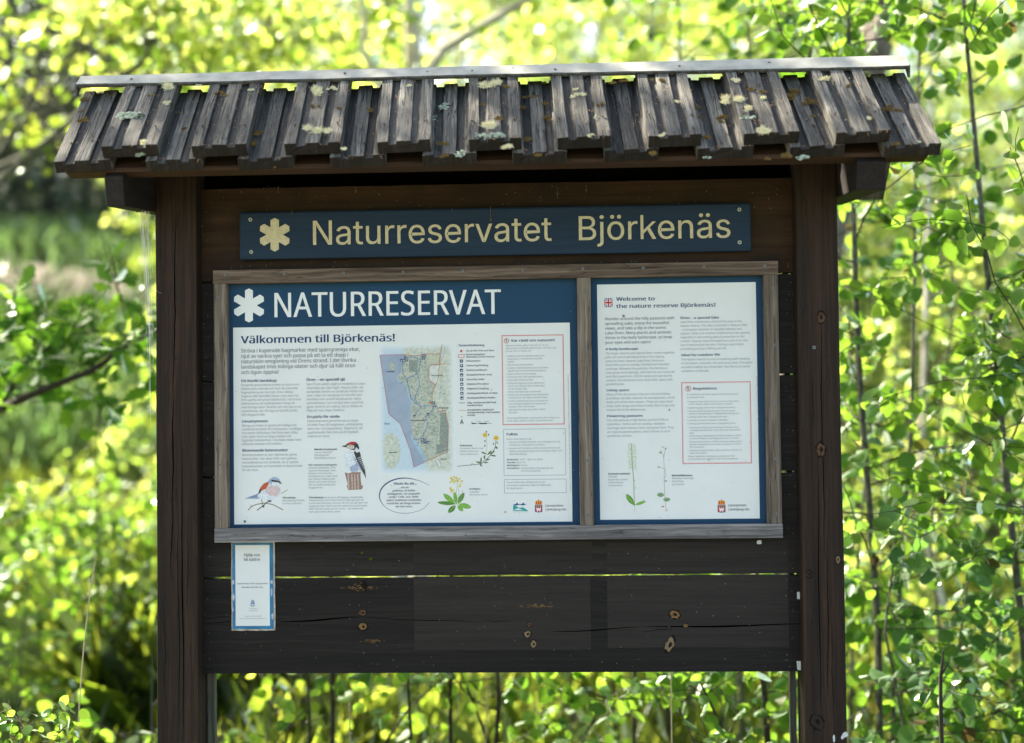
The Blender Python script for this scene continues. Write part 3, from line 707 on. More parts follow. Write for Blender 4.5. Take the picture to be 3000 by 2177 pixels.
ink.rect(C7, (644, 262), (691, 287), 3, M['red'], 5); ink.text(C7, 704, 268, 12.5, ['Reservatsgräns/', 'Boundary of the reserve'], M['grey'], pitch=19, wref=(1, 926), shear=.2, bold=.03)
ink.stroke(C7, [(652, 639), (697, 638)], 4, M['navyb'] if 'navyb' in M else M['navy'], 5); ink.text(C7, 711, 643, 12.5, ['Stig, markerad blå/Trail,', 'marked blue'], M['grey'], pitch=20.5, wref=(0, 940), shear=.2, bold=.03)
M['orange'] = plain('ink_orange', (.62, .28, .10), .5, .2); M['trail'] = plain('ink_trail_blue', (.07, .22, .48), .5, .2)
ink.stroke(C7, [(650, 696), (700, 695)], 4, M['orange'], 5); ink.text(C7, 711, 699, 12.5, ['Aneslyleden, markerad', 'orange/Anesby Trail marked', 'orange'], M['grey'], pitch=20, wref=(1, 967), shear=.2, bold=.03)
ink.text(C7, 664, 751, 11, 'N', M['black'], wref=(0, 676)); ink.poly(C7, [(671, 762), (688, 805), (671, 792), (656, 808)], M['black'], 5); ink.poly(C7, [(671, 775), (678, 793), (671, 788)], M['white'], 6)
for a, b in ((748, 778), (808, 866)): ink.fill(C7, (a, 795), (b, 802), M['black'], 5)
ink.stroke(C7, [(748, 798), (905, 797)], 2, M['black'], 5); ink.text(C7, 743, 790, 9, '0      100     200', M['grey'], wref=(0, 880))
part(ink, 'map_legend', P1)
# ---- map (printed aerial-photo style map)
def printed(name, stops, scale, detail=8):
    m, nt, N, K, b = newmat(name); tc = N.new('ShaderNodeTexCoord'); n = N.new('ShaderNodeTexNoise'); n.inputs['Scale'].default_value = scale; n.inputs['Detail'].default_value = detail
    K.new(tc.outputs['Object'], n.inputs['Vector']); r = ramp(N, stops); K.new(n.outputs[0], r.inputs[0]); K.new(r.outputs[0], b.inputs['Base Color']); b.inputs['Roughness'].default_value = .4
    return m
def soft_sheet(name, base, C, x0, y0, x1, y1, land_x):
    """pale lake print that fades into the white of the panel at its rim (the fade is part of the print)"""
    m, nt, N, K, b = newmat(name); a = at(*C.px(x0, y0), PYF); d = at(*C.px(x1, y1), PYF)
    tc = N.new('ShaderNodeTexCoord'); sx = N.new('ShaderNodeSeparateXYZ'); K.new(tc.outputs['Object'], sx.inputs[0])
    def edge(out, lo, hi):
        p = N.new('ShaderNodeMath'); p.operation = 'SUBTRACT'; K.new(sx.outputs[out], p.inputs[0]); p.inputs[1].default_value = (lo+hi)/2
        q = N.new('ShaderNodeMath'); q.operation = 'ABSOLUTE'; K.new(p.outputs[0], q.inputs[0])
        r = N.new('ShaderNodeMapRange'); r.inputs[1].default_value = abs(hi-lo)/2-.018; r.inputs[2].default_value = abs(hi-lo)/2; r.inputs[3].default_value = 1; r.inputs[4].default_value = 0; r.interpolation_type = 'SMOOTHSTEP'
        K.new(q.outputs[0], r.inputs[0]); return r.outputs[0]
    e1, e2 = edge('X', a.x, d.x), edge('Z', d.z, a.z)
    mu = N.new('ShaderNodeMath'); mu.operation = 'MULTIPLY'; K.new(e1, mu.inputs[0]); K.new(e2, mu.inputs[1])
    n = N.new('ShaderNodeTexNoise'); n.inputs['Scale'].default_value = 140; n.inputs['Detail'].default_value = 8; K.new(tc.outputs['Object'], n.inputs['Vector'])
    r = ramp(N, base); K.new(n.outputs[0], r.inputs[0])
    mx = N.new('ShaderNodeMix'); mx.data_type = 'RGBA'; K.new(mu.outputs[0], mx.inputs[0]); mx.inputs[6].default_value = (.74, .78, .79, 1); K.new(r.outputs[0], mx.inputs[7]); K.new(mx.outputs[2], b.inputs['Base Color'])
    b.inputs['Roughness'].default_value = .35
    return m
M['mlake'] = soft_sheet('map_outer_lake_print', [(.4, (.50, .63, .73)), (.6, (.54, .66, .75))], C7, 15, 180, 600, 1195, 0)
M['mland'] = soft_sheet('map_outer_land_print', [(.35, (.44, .50, .44)), (.65, (.66, .68, .58))], C7, 15, 180, 625, 1195, 0)
M['mres'] = printed('map_reserve_lake_print', [(.4, (.29, .36, .47)), (.6, (.33, .40, .51))], 40, 3)
M['mresl'] = printed('map_reserve_land_print', [(.38, (.32, .37, .31)), (.5, (.44, .47, .39)), (.64, (.53, .55, .46))], 200)
M['mfor'] = printed('map_forest_print', [(.4, (.18, .23, .22)), (.6, (.30, .35, .29))], 420)
M['mfield'] = printed('map_field_print', [(.4, (.44, .47, .36)), (.6, (.56, .58, .46))], 200)
M['mpale'] = printed('map_farmland_print', [(.4, (.56, .60, .56)), (.6, (.70, .72, .68))], 120)
M['mshore'] = printed('map_shallow_print', [(.4, (.30, .46, .60)), (.6, (.36, .52, .64))], 60)
ink = Ink(PYF)
ink.fill(C7, (15, 180), (625, 1195), M['mlake'], 2)
ink.poly(C7, [(222, 180), (625, 180), (625, 1195), (400, 1195), (395, 1100), (330, 980), (285, 900), (272, 780), (268, 640), (236, 500), (165, 440), (205, 330)], M['mland'], 3)
ink.poly(C7, [(70, 880), (130, 872), (175, 905), (195, 1000), (190, 1080), (150, 1150), (90, 1150), (60, 1060), (50, 960)], M['mland'], 3)
ink.poly(C7, [(33, 267), (222, 262), (222, 300), (205, 350), (200, 400), (165, 440), (236, 500), (270, 600), (275, 780), (290, 900), (350, 990), (395, 1090), (298, 1137), (272, 1010), (192, 800), (103, 722)], M['mres'], 4)
ink.poly(C7, [(222, 262), (310, 272), (390, 257), (500, 257), (503, 340), (430, 345), (415, 365), (415, 460), (468, 500), (443, 580), (445, 640), (480, 665), (490, 705), (542, 695), (568, 820), (560, 1020), (398, 1088), (352, 990), (292, 900), (277, 780), (272, 620), (240, 500), (170, 440), (205, 400), (210, 330)], M['mresl'], 5)
ink.poly(C7, [(275, 880), (340, 960), (395, 1080), (380, 1085), (300, 960), (268, 880)], M['mshore'], 6)
ink.poly(C7, [(165, 440), (240, 505), (285, 640), (278, 700), (268, 640), (236, 510), (178, 468)], M['mshore'], 6)
ink.poly(C7, [(262, 305), (330, 305), (325, 400), (262, 392)], M['mfor'], 6); ink.poly(C7, [(505, 720), (542, 715), (566, 820), (560, 1010), (480, 1040), (470, 960), (500, 960)], M['mfor'], 6)
ink.poly(C7, [(390, 262), (498, 262), (500, 335), (400, 338)], M['mfield'], 6); ink.poly(C7, [(420, 350), (500, 345), (492, 430), (468, 492), (420, 455)], M['mpale'], 6)
ink.poly(C7, [(500, 735), (505, 735), (490, 960), (484, 960)], M['mfield'], 7); ink.poly(C7, [(110, 330), (140, 318), (150, 380), (112, 382)], M['mresl'], 6)
for i in range(110):
    x, y = random.uniform(190, 540), random.uniform(300, 1020)
    if y < 500 and x > 410 or (x < 300 and y > 520) : continue
    ink.disc(C7, (x, y), random.uniform(3, 8), M['mfor'], 7, 7, jag=.3)
ink.stroke(C7, [(33, 267), (222, 262), (310, 272), (390, 257), (500, 257), (503, 340), (430, 345), (415, 365), (415, 460), (468, 500)], 4, M['red'], 8, dash=11)
ink.stroke(C7, [(480, 665), (490, 705), (542, 695), (568, 820), (560, 1020), (298, 1137), (272, 1010), (192, 800), (103, 722), (33, 267)], 4, M['red'], 8, dash=11)
ink.stroke(C7, [(518, 185), (500, 255), (497, 330), (490, 430), (468, 502), (443, 560), (440, 620), (450, 655)], 4, M['orange'], 8); ink.stroke(C7, [(500, 337), (582, 335)], 3, M['orange'], 8)
for tr_ in ([(213, 310), (212, 360), (205, 400), (240, 450), (262, 520), (275, 600), (310, 640), (360, 668), (395, 660), (455, 665)], [(245, 455), (322, 410), (340, 380), (352, 300), (375, 285)], [(322, 410), (345, 480), (335, 530), (305, 600), (330, 645)],
            [(360, 668), (330, 700), (308, 740)], [(455, 665), (440, 700), (410, 728), (385, 750), (408, 790), (400, 830), (378, 860), (372, 890), (345, 915), (312, 928)], [(222, 290), (300, 280), (340, 300)]): ink.stroke(C7, tr_, 4, M['trail'], 9)
for k, (x, y) in enumerate(((200, 306), (221, 306), (242, 306), (231, 284), (362, 270), (385, 270), (374, 293), (453, 637), (464, 661), (304, 742), (409, 727), (364, 923), (386, 923), (364, 946), (386, 946), (408, 946))): icon(ink, C7, x, y, 9.5, (2, 5, 4, 0, 1, 4, 0, 0, 1, 8, 3, 6, 4, 5, 0, 2)[k], 10)
ink.disc(C7, (431, 638), 8, M['red'], 10)
for t, x, y, e in (('Axelsön', 86, 399, 148), ('Herrgården', 435, 429, 524), ('Berglunda', 490, 682, 568), ('Klintaberget', 274, 779, 386), ('Marsön', 100, 1028, 165), ('Ekeryd', 505, 1080, 554)): ink.text(C7, x, y, 9.5, t, M['black'], wref=(0, e), shear=.2, bold=.02, lay=11)
ink.text(C7, 66, 806, 11, 'Ören', M['trail'], wref=(0, 111), shear=.2, bold=.03, lay=11)
ink.poly(C7, [(519, 203), (538, 206), (528, 282), (509, 279)], M['white'], 10); ink.stroke(C7, [(519, 203), (538, 206), (528, 282), (509, 279), (519, 203)], 1.5, M['grey'], 11); ink.stroke(C7, [(527, 215), (519, 270)], 4, M['dimgrey'], 11, dash=6)
ink.poly(C7, [(470, 1082), (485, 1074), (511, 1128), (496, 1138)], M['white'], 10); ink.stroke(C7, [(470, 1082), (485, 1074), (511, 1128), (496, 1138), (470, 1082)], 1.5, M['dimgrey'], 11)
part(ink, 'map', P1)
# ---- regulations box
RED = M['red']
ink = Ink(PYF); ink.rect(C7, (981, 113), (1471, 805), 4.5, RED, 2); ink.rect(C7, (988, 120), (1464, 798), 1.6, M['pink'], 2)
ink.disc(C7, (1019, 156), 20, RED, 3, 24); ink.disc(C7, (1019, 156), 15.5, M['white'], 4, 24); ink.text(C7, 1011, 165, 21, '§', M['black'], lay=5, bold=.02)
x0 = 1013; q = dict(m=M['dimgrey'])
ink.text(C7, 1011, 198, 11.5, ['Allemansrätten gäller inte fullt ut. Du är', 'välkommen att besöka Björkenäs, men tänk på', 'att det inte är tillåtet att:'], pitch=21.5, wref=(0, 1342), **q)
reg = [(275, ['medföra hund inom badplatsområdet. Inom', 'övriga delar av reservatet ska hund hållas', 'kopplad']), (343, ['elda annat än på anvisad plats']), (368, ['framföra motordrivet fordon annat än på allmän', 'väg eller väg fram till anvisad parkeringsplats']), (414, ['parkera annat än på anvisad plats']), (437, ['ha husvagn eller husbil uppställd nattetid']), (461, ['tälta annat än på anvisad plats']),
       (486, ['förtöja eller lägga upp mindre sjöfarkost på', 'annat än anvisad plats eller på anvisad plats', 'mer än två dygn i följd']), (553, ['förstöra eller skada fasta naturföremål']), (577, ['förstöra eller skada liggande eller stående döda', 'träd eller buskar eller delar av träd eller buskar']), (625, ['framföra motorbåt eller annan motordriven far-', 'kost med högre hastighet än 5 knop inom ett', 'avstånd av 150 m från stranden']), (692, ['sätta upp tavla, plakat, skylt, affisch, inskrift', 'eller dylikt.'])]
for y, ls_ in reg:
    ink.disc(C7, (1018+(y-275)*.012, y), 2.6, M['dimgrey'], 3, 8); ink.text(C7, 1027+(y-275)*.02, y+5, 11.5, ls_, M['dimgrey'], pitch=22, xs=.86)
ink.text(C7, 1021, 762, 11.5, ['Övrig lagstiftning för vad man får göra i skog och', 'mark gäller givetvis också i naturreservatet.'], pitch=21.5, wref=(0, 1430), **q)
part(ink, 'regulations_box', P1)
ink = Ink(PYF); ink.rect(C7, (995, 843), (1482, 1200), 2.2, M['navyl'] if 'navyl' in M else M['navy'], 2)
ink.text(C7, 1018, 926, 11.5, 'Reservatets syfte är att:', wref=(0, 1217), **q)
for y, ls_ in ((943, ['bevara områdets karaktär och möjliggöra för all-', 'mänhetens utövande av friluftsliv']), (991, ['bevara och förstärka värden knutna till ett små-', 'skaligt odlingslandskap med lövskogsmiljöer och', 'äldre blandskog.'])):
    ink.disc(C7, (1023, y), 2.6, M['dimgrey'], 3, 8); ink.text(C7, 1040, y+6, 11.5, ls_, M['dimgrey'], pitch=22.5, wref=(0, 1440))
for i, (a, b, e1, e2) in enumerate((('Beslutsår:', '1977, 1982 och 2006', 1113, 1299), ('Storlek:', '85,5 ha', 1092, 1165), ('Markägare:', 'Privat', 1123, 1180), ('Förvaltare:', 'Länsstyrelsen i Jönköpings län', 1122, 1381))):
    y = 1085+i*22.3; ink.text(C7, 1021, y, 11.5, a, M['grey'], wref=(0, e1), bold=.03); ink.text(C7, e1+8, y, 11.5, b, M['dimgrey'], wref=(0, e2))
ink.text(C7, 1132, 1174, 11.5, 'Tel 010-223 60 00', wref=(0, 1283), **q); part(ink, 'fact_box', P1)
ink = Ink(PYF); ink.rect(C7, (1001, 1234), (1485, 1337), 2.2, M['navy'], 2)
ink.text(C7, 1019, 1262, 11.5, ['Scanna QR-koden så kommer du till', 'reservatets webbsida. Sidan är tillgänglig', 'för läsprogram.'], pitch=23, wref=(1, 1363), **q); part(ink, 'notice_box', P1)
ink = Ink(PYF); ink.text(C7, 1521, 1330, 8.5, 'Produktion: Naturcentrum AB, 2021. Illustrationer: N. Forssam (fåglar), M. Holmer (solvända) och G. Lindkvist (gullviva)', M['dimgrey'], angle=R_(90.5), wref=(0, 1521+905)); part(ink, 'credit_line', P1)
# ---- speech oval
ink = Ink(PYF)
arc = []
for i in range(61):
    a = R_(62+i*(300/60)); arc.append((1868+238*math.cos(a)+(14 if a > 5 else 0), 1160-172*math.sin(a)))
arc = [(2098, 1058), (2040, 1030), (1985, 1008)]+[(1862+243*math.cos(R_(a)), 1160-170*math.sin(R_(a))) for a in range(62, 300, 5)]+[(1990, 1310), (2050, 1280), (2098, 1228)]
for k in range(len(arc)-1):
    t = k/(len(arc)-2); ink.stroke(C5, [arc[k], arc[k+1]], 3+9*math.sin(math.pi*min(1, t*1.5))**1 if t < .66 else 3+2*(1-t), M['navy'], 2)
ink.text(C5, 1866, 1053, 22, 'Visste du att…', M['navy'], align='C', bold=.03, xs=1.12)
ink.text(C5, 1853, 1088, 17, ['…vin av', 'gullviva, så kallat', 'oxläggevin, var populärt', 'under 1700- och 1800-', 'talen? Gullvivan användes', 'också för att färga bränn-', 'vin och snus.'], M['grey'], pitch=30.6, align='C', bold=.02, xs=1.17)
part(ink, 'speech_oval', P1)
# ---- shrike
c_ = lambda n, col: M.setdefault(n, plain('print_'+n, col, .45, .3, 0, .18, 260))
GB = c_('blue_grey', (.36, .43, .58)); PK = c_('pale_pink', (.66, .52, .52)); WH = c_('plumage_white', (.70, .74, .78)); RU = c_('rust', (.50, .10, .04)); BK = c_('soot', (.045, .04, .045)); SG = c_('slate', (.22, .27, .40)); TW = c_('twig', (.20, .15, .07)); BR = c_('stump_brown', (.32, .20, .16)); BRL = c_('stump_light', (.50, .40, .35)); CR = c_('crimson', (.50, .03, .03)); CM = c_('cheek', (.58, .54, .46))
GL = c_('leaf_green', (.18, .42, .06)); GD = c_('leaf_deep', (.09, .25, .05)); YE = c_('petal_yellow', (.75, .55, .08)); YG = c_('pale_stalk', (.42, .55, .22)); OL = c_('olive', (.10, .17, .06)); SAGE = c_('sage', (.28, .40, .24)); OR = c_('root_red', (.60, .16, .08))
ink = Ink(PYF)
ink.stroke(C5, [(352, 1300), (385, 1262), (440, 1242), (520, 1230), (600, 1250), (690, 1298)], 8, TW, 2); ink.stroke(C5, [(440, 1300), (500, 1255), (545, 1215), (575, 1210)], 8, BK, 3); ink.stroke(C5, [(672, 1138), (732, 1103)], 5, TW, 2); ink.stroke(C5, [(395, 1272), (372, 1250)], 4, TW, 2)
ink.poly(C5, [(318, 1188), (420, 1150), (470, 1130), (500, 1165), (450, 1190), (380, 1190)], SG, 3); ink.poly(C5, [(330, 1186), (430, 1178), (470, 1165), (455, 1185), (380, 1190)], GB, 4)
ink.poly(C5, [(545, 1040), (600, 1030), (660, 1060), (672, 1100), (662, 1150), (630, 1185), (580, 1203), (520, 1200), (465, 1185), (440, 1165), (460, 1130), (500, 1080)], WH, 4)
ink.poly(C5, [(560, 1060), (625, 1058), (662, 1090), (655, 1135), (620, 1165), (560, 1160), (515, 1120), (520, 1085)], PK, 5)
ink.poly(C5, [(450, 1142), (468, 1085), (500, 1045), (545, 1025), (552, 1050), (520, 1095), (480, 1112)], RU, 6); ink.poly(C5, [(450, 1142), (462, 1100), (485, 1100), (478, 1118), (460, 1140)], BK, 7)
ink.poly(C5, [(545, 1025), (560, 1000), (590, 980), (625, 982), (652, 1000), (664, 1025), (640, 1045), (600, 1050), (560, 1048)], GB, 6); ink.poly(C5, [(590, 1028), (650, 1032), (655, 1050), (610, 1068), (575, 1055)], WH, 7)
ink.poly(C5, [(572, 1010), (590, 1006), (640, 1016), (664, 1024), (660, 1036), (620, 1028), (580, 1024)], BK, 8); ink.poly(C5, [(655, 1025), (682, 1042), (655, 1044)], BK, 9)
ink.stroke(C5, [(480, 1195), (495, 1262)], 5, BK, 4); ink.stroke(C5, [(540, 1200), (555, 1215)], 5, BK, 4); ink.disc(C5, (500, 1265), 9, BK, 5, 8); ink.disc(C5, (562, 1213), 10, BK, 5, 8)
part(ink, 'shrike_picture', P1)
ink = Ink(PYF)
ink.poly(C5, [(1283, 935), (1320, 945), (1350, 935), (1385, 912), (1412, 935), (1438, 930), (1436, 980), (1445, 1060), (1462, 1065), (1448, 1100), (1318, 1105), (1300, 1060), (1315, 1060), (1300, 1000)], BR, 2)
for x in (1310, 1345, 1372, 1402): ink.poly(C5, [(x, 950), (x+14, 948), (x+20, 1095), (x+6, 1098)], BRL, 3)
ink.poly(C5, [(1320, 700), (1370, 715), (1395, 760), (1420, 850), (1425, 910), (1400, 935), (1345, 930), (1300, 900), (1278, 850), (1270, 770), (1290, 730)], WH, 4)
ink.poly(C5, [(1330, 880), (1400, 850), (1420, 905), (1395, 930), (1345, 928)], GB, 5)
ink.poly(C5, [(1370, 740), (1400, 720), (1430, 740), (1455, 830), (1478, 900), (1490, 998), (1468, 950), (1440, 900), (1400, 820)], BK, 5)
ink.poly(C5, [(1405, 650), (1422, 690), (1420, 740), (1395, 745), (1385, 720), (1402, 690), (1395, 660)], WH, 6)
for i in range(7): ink.stroke(C5, [(1408+i*10, 800+i*17), (1440+i*6, 786+i*17)], 5, WH, 6)
ink.poly(C5, [(1285, 680), (1310, 655), (1350, 640), (1390, 642), (1412, 665), (1425, 700), (1415, 715), (1395, 690), (1380, 720), (1350, 718), (1310, 700)], BK, 7)
ink.poly(C5, [(1300, 680), (1330, 668), (1375, 675), (1378, 705), (1350, 712), (1310, 700)], CM, 8); ink.poly(C5, [(1312, 660), (1340, 640), (1378, 640), (1392, 656), (1360, 668), (1325, 668)], CR, 8)
ink.poly(C5, [(1255, 680), (1300, 672), (1302, 692), (1275, 690)], BK, 9); ink.disc(C5, (1328, 680), 5, BK, 9, 8)
for i in range(9): ink.stroke(C5, [(1350+i*12, 760+i*12), (1400+i*8, 860+i*12)], 1.6, SG, 9)
part(ink, 'woodpecker_picture', P1)
# ---- cowslip & rock rose
ink = Ink(PYF)
def leaf(C, x0, y0, x1, y1, w, m, lay):
    d = (x1-x0, y1-y0); l = math.hypot(*d); n = (-d[1]/l, d[0]/l); pts = []
    for t, k in ((0, 0), (.2, .6), (.45, 1), (.7, .9), (.9, .5), (1, 0)): pts.append((x0+d[0]*t+n[0]*w*k, y0+d[1]*t+n[1]*w*k))
    for t, k in ((.9, .5), (.7, .9), (.45, 1), (.2, .6)): pts.append((x0+d[0]*t-n[0]*w*k, y0+d[1]*t-n[1]*w*k))
    ink.poly(C, pts, m, lay)
ink.stroke(C7, [(628, 1430), (628, 1340), (638, 1262)], 4, YG, 2); ink.stroke(C7, [(618, 1430), (606, 1350), (590, 1320)], 3, YG, 2); ink.stroke(C7, [(640, 1430), (650, 1340), (645, 1290)], 3, YG, 2)
for a in ((620, 1425, 528, 1345, 20, GL), (625, 1425, 482, 1412, 15, GD), (640, 1425, 690, 1335, 18, GD), (645, 1425, 745, 1452, 20, GL), (630, 1430, 615, 1330, 15, GL), (625, 1435, 565, 1492, 20, GD), (640, 1435, 680, 1480, 17, GL)): leaf(C7, *a[:5], a[5], 3)
for a in ((620, 1425, 528, 1345), (640, 1425, 690, 1335), (645, 1425, 745, 1452), (625, 1435, 565, 1492)): ink.stroke(C7, [(a[0], a[1]), (a[2], a[3])], 2, YG, 4)
for x, y in [(590, 1225), (612, 1215), (630, 1222), (650, 1228), (672, 1248), (600, 1245), (622, 1245), (585, 1255), (640, 1250), (660, 1268), (582, 1305), (600, 1318), (590, 1328), (655, 1285)]: ink.disc(C7, (x, y), random.uniform(7, 11), YE, 5, 7, jag=.25)
for x, y in [(605, 1232), (640, 1238), (612, 1258), (590, 1315)]: ink.disc(C7, (x, y), 6, YG, 6, 7, jag=.2)
part(ink, 'cowslip_picture', P1)
ink = Ink(PYF)
ink.stroke(C7, [(638, 1132), (700, 1125), (740, 1122), (820, 1112), (850, 1090), (900, 1040), (930, 990), (938, 930)], 4, BK, 2); ink.stroke(C7, [(740, 1122), (755, 1106)], 3, BK, 2); ink.stroke(C7, [(830, 1110), (862, 1040), (866, 960), (862, 890)], 3, YG, 2)
for a in ((830, 1108, 780, 1095), (820, 1112, 822, 1060), (850, 1080, 845, 1045), (866, 1040, 822, 1018), (868, 1045, 905, 1008), (890, 1045, 940, 1052), (885, 1040, 930, 1012), (840, 1105, 875, 1100), (810, 1112, 830, 1132), (850, 1085, 890, 1075), (925, 990, 950, 980)): leaf(C7, *a, 6, OL, 3)
for x, y, s_ in ((851, 888, 17), (938, 912, 19)):
    for k in range(5): ink.disc(C7, (x+s_*.6*math.cos(k*1.257+.3), y+s_*.6*math.sin(k*1.257+.3)), s_*.55, YE, 4, 8)
    ink.disc(C7, (x, y), s_*.28, RU, 5, 8)
for x, y in ((862, 862), (880, 886), (852, 935), (850, 972), (918, 956), (948, 948), (945, 990)): ink.disc(C7, (x, y), 5, OL, 4, 7, ry=8)
part(ink, 'rock_rose_picture', P1)
# ---- emblems
TEAL = c_('teal', (.02, .35, .33)); GOLD = c_('gold', (.72, .32, .04)); CRED = c_('crest_red', (.55, .03, .05)); CBL = c_('crest_blue', (.02, .10, .26))
def crest(C, x, y, w, h, par, cols=None, name='county_crest'):
    ink = Ink(PYF); G, R, B_, W = cols or (GOLD, CRED, CBL, M['printwhite'])
    hw = w/2
    ink.fill(C, (x-hw*.06, y-h*.5), (x+hw*.06, y-h*.40), B_, 3)
    ink.poly(C, [(x-hw*.95, y-h*.30), (x-hw*.6, y-h*.40), (x, y-h*.42), (x+hw*.6, y-h*.40), (x+hw*.95, y-h*.30), (x+hw*.88, y-h*.10), (x-hw*.88, y-h*.10)], G, 3)
    for k in (-.55, 0, .55): ink.poly(C, [(x+hw*(k-.14), y-h*.13), (x+hw*(k-.10), y-h*.32), (x+hw*k, y-h*.37), (x+hw*(k+.10), y-h*.32), (x+hw*(k+.14), y-h*.13)], R, 4)
    ink.poly(C, [(x-hw, y-h*.08), (x+hw, y-h*.08), (x+hw, y+h*.45), (x+hw*.3, y+h*.47), (x, y+h*.5), (x-hw*.3, y+h*.47), (x-hw, y+h*.45)], B_, 3)
    for k in (-.55, 0, .55): ink.fill(C, (x+hw*(k-.16), y-h*.05), (x+hw*(k+.16), y+h*.06), G, 4)
    ink.fill(C, (x-hw*.92, y+h*.09), (x+hw*.92, y+h*.42), R, 4)
    ink.fill(C, (x-hw*.5, y+h*.20), (x+hw*.5, y+h*.40), W, 5)
    for k in (-.5, 0, .5): ink.fill(C, (x+hw*(k-.13), y+h*.13), (x+hw*(k+.13), y+h*.25), W, 5)
    ink.fill(C, (x-hw*.12, y+h*.30), (x+hw*.12, y+h*.40), R, 6)
    if par: return part(ink, name, par)
    return ink
crest(C7, 1269, 1440, 58, 104, P1)
ink = Ink(PYF); ink.text(C7, 1320, 1445, 16, ['Länsstyrelsen', 'i Jönköpings län'], M['grey'], pitch=30, wref=(1, 1482), bold=.01, fnt='S'); part(ink, 'agency_name', P1)
ink = Ink(PYF)
ink.poly(C7, [(1070, 1478), (1070, 1438), (1085, 1430), (1105, 1450), (1128, 1456), (1140, 1448), (1160, 1458), (1184, 1474), (1184, 1480)], TEAL, 3); ink.poly(C7, [(1075, 1470), (1110, 1458), (1150, 1474), (1120, 1472)], M['printwhite'], 4)
for x in (1098, 1146): ink.poly(C7, [(x-30, 1430), (x-8, 1424), (x+6, 1412), (x+12, 1426), (x+32, 1424), (x+8, 1436), (x-10, 1434)], CBL, 3)
ink.text(C7, 1070, 1491, 8.5, 'N A T U R A  2 0 0 0', TEAL, wref=(0, 1186)); part(ink, 'network_emblem', P1)

# ================================================================== ENGLISH PANEL
ink = SepInk(PYF)
ink.text(D1, 380, 401, 36, 'Welcome to', M['navy'], wref=(0, 749), bold=.03); ink.text(D1, 380, 470, 36, 'the nature reserve Björkenäs!', M['navy'], wref=(0, 1335), bold=.03)
for t, x, y, e in (('A leafy landscape', 276, 876, 590), ('Living space', 285, 1273, 505), ('Flowering pastures', 290, 1522, 636), ('Ören – a special lake', 996, 576, 1370), ('Ideal for outdoor life', 1006, 934, 1380)): ink.text(D1, x, y, 22, t, M['navy'], wref=(0, e), bold=.03)
ink.text(D1, 1118, 1257, 23, 'Regulations', M['navy'], wref=(0, 1350), bold=.03); part(ink, 'heading', P2)
ink = SepInk(PYF)
ink.text(D1, 270, 587, 26, ['Wander around the hilly pastures with', 'spreading oaks, enjoy the beautiful', 'views, and take a dip in the scenic', 'Lake Ören. Many plants and animals', 'thrive in the leafy landscape, so keep', 'your eyes and ears open!'], M['grey'], pitch=45.4, wref=(0, 940), bold=.004)
ink.text(D1, 277, 917, 20, ['The large, mature oaks spread their crowns together', 'with ash and small-leaved lime in the sloping', 'pastures down towards Lake Ören. Here you', 'find herbs such as cowslip, liverleaf and meadow', 'saxifrage. Between the pastures, the deciduous', 'trees grow more densely, and here too are many old', 'and thick specimens. On the steep outcrops by the', 'outlook, the deciduous trees share their space with', 'gnarled pines.'], pitch=37, wref=(0, 943), **T)
ink.text(D1, 285, 1313, 20, ['Many of the deciduous trees are old and hollow,', 'providing valuable habitats for woodpeckers, small', 'birds and other hole-nesters. There are also dead', 'trees, both snags and fallen trunks. Rare fungi and', 'insects live in the dead wood.'], pitch=37, wref=(0, 905), **T)
ink.text(D2, 308, 120, 21, ['The old pastures in Björkenäs are full of floral', 'splendour. Herbs such as cowslip, meadow', 'saxifrage and common rock-rose grow here. They', 'are typical pasture plants, which thrive on land', 'grazed by animals.'], pitch=39.5, wref=(0, 930), **T)
ink.text(D1, 997, 614, 20, ['Lake Ören constitutes a third of the area in the', 'nature reserve. The lake is included in Natura 2000', '– a European network of valuable habitats and', 'species. Otter and common bullhead are two species', 'regarded as warranting special protection in this', 'context. Osprey, black-throated loon and charr also', 'live in and around the lake. Fishing is permitted,', 'providing you buy a fishing permit.'], pitch=36.8, wref=(0, 1590), **T)
ink.text(D1, 1006, 975, 20, ['The nature reserve is criss-crossed by paths leading', 'to the beach, outlooks, rest and camp sites. The paths', 'are well trodden but remember that there are great', 'variations in altitude.'], pitch=37, wref=(0, 1665), **T); part(ink, 'paragraph', P2)
ink = SepInk(PYF)
ink.text(D2, 319, 666, 18, 'Grönvit nattviol', M['black'], wref=(0, 538), bold=.03); ink.text(D2, 320, 695, 17, ['Greater', 'Butterfly-orchid', '(Platanthera', 'chlorantha)'], M['dimgrey'], pitch=29.5, wref=(1, 515), shear=.15)
ink.text(D2, 969, 683, 18, 'Mandelblomma', M['black'], wref=(0, 1180), bold=.03); ink.text(D2, 970, 711, 17, ['Meadow Saxifrage', '(Saxifraga', 'granulata)'], M['dimgrey'], pitch=30, wref=(0, 1195), shear=.15)
part(ink, 'caption', P2)
ink = Ink(PYF); ink.rect(CS, (1996, 1120), (2203, 1357.5), 1.6, RED, 2); ink.rect(CS, (1999, 1123), (2200, 1354.5), .7, M['pink'], 2)
ink.disc(D1, (1074, 1247), 27, RED, 3, 24); ink.disc(D1, (1074, 1247), 21, M['white'], 4, 24); ink.text(D1, 1063, 1260, 28, '§', M['black'], lay=5, bold=.02)
ink.text(D1, 1060, 1310, 14, ['In addition to all other legal restrictions you are', 'prohibited from:'], pitch=28, wref=(0, 1553), **T)
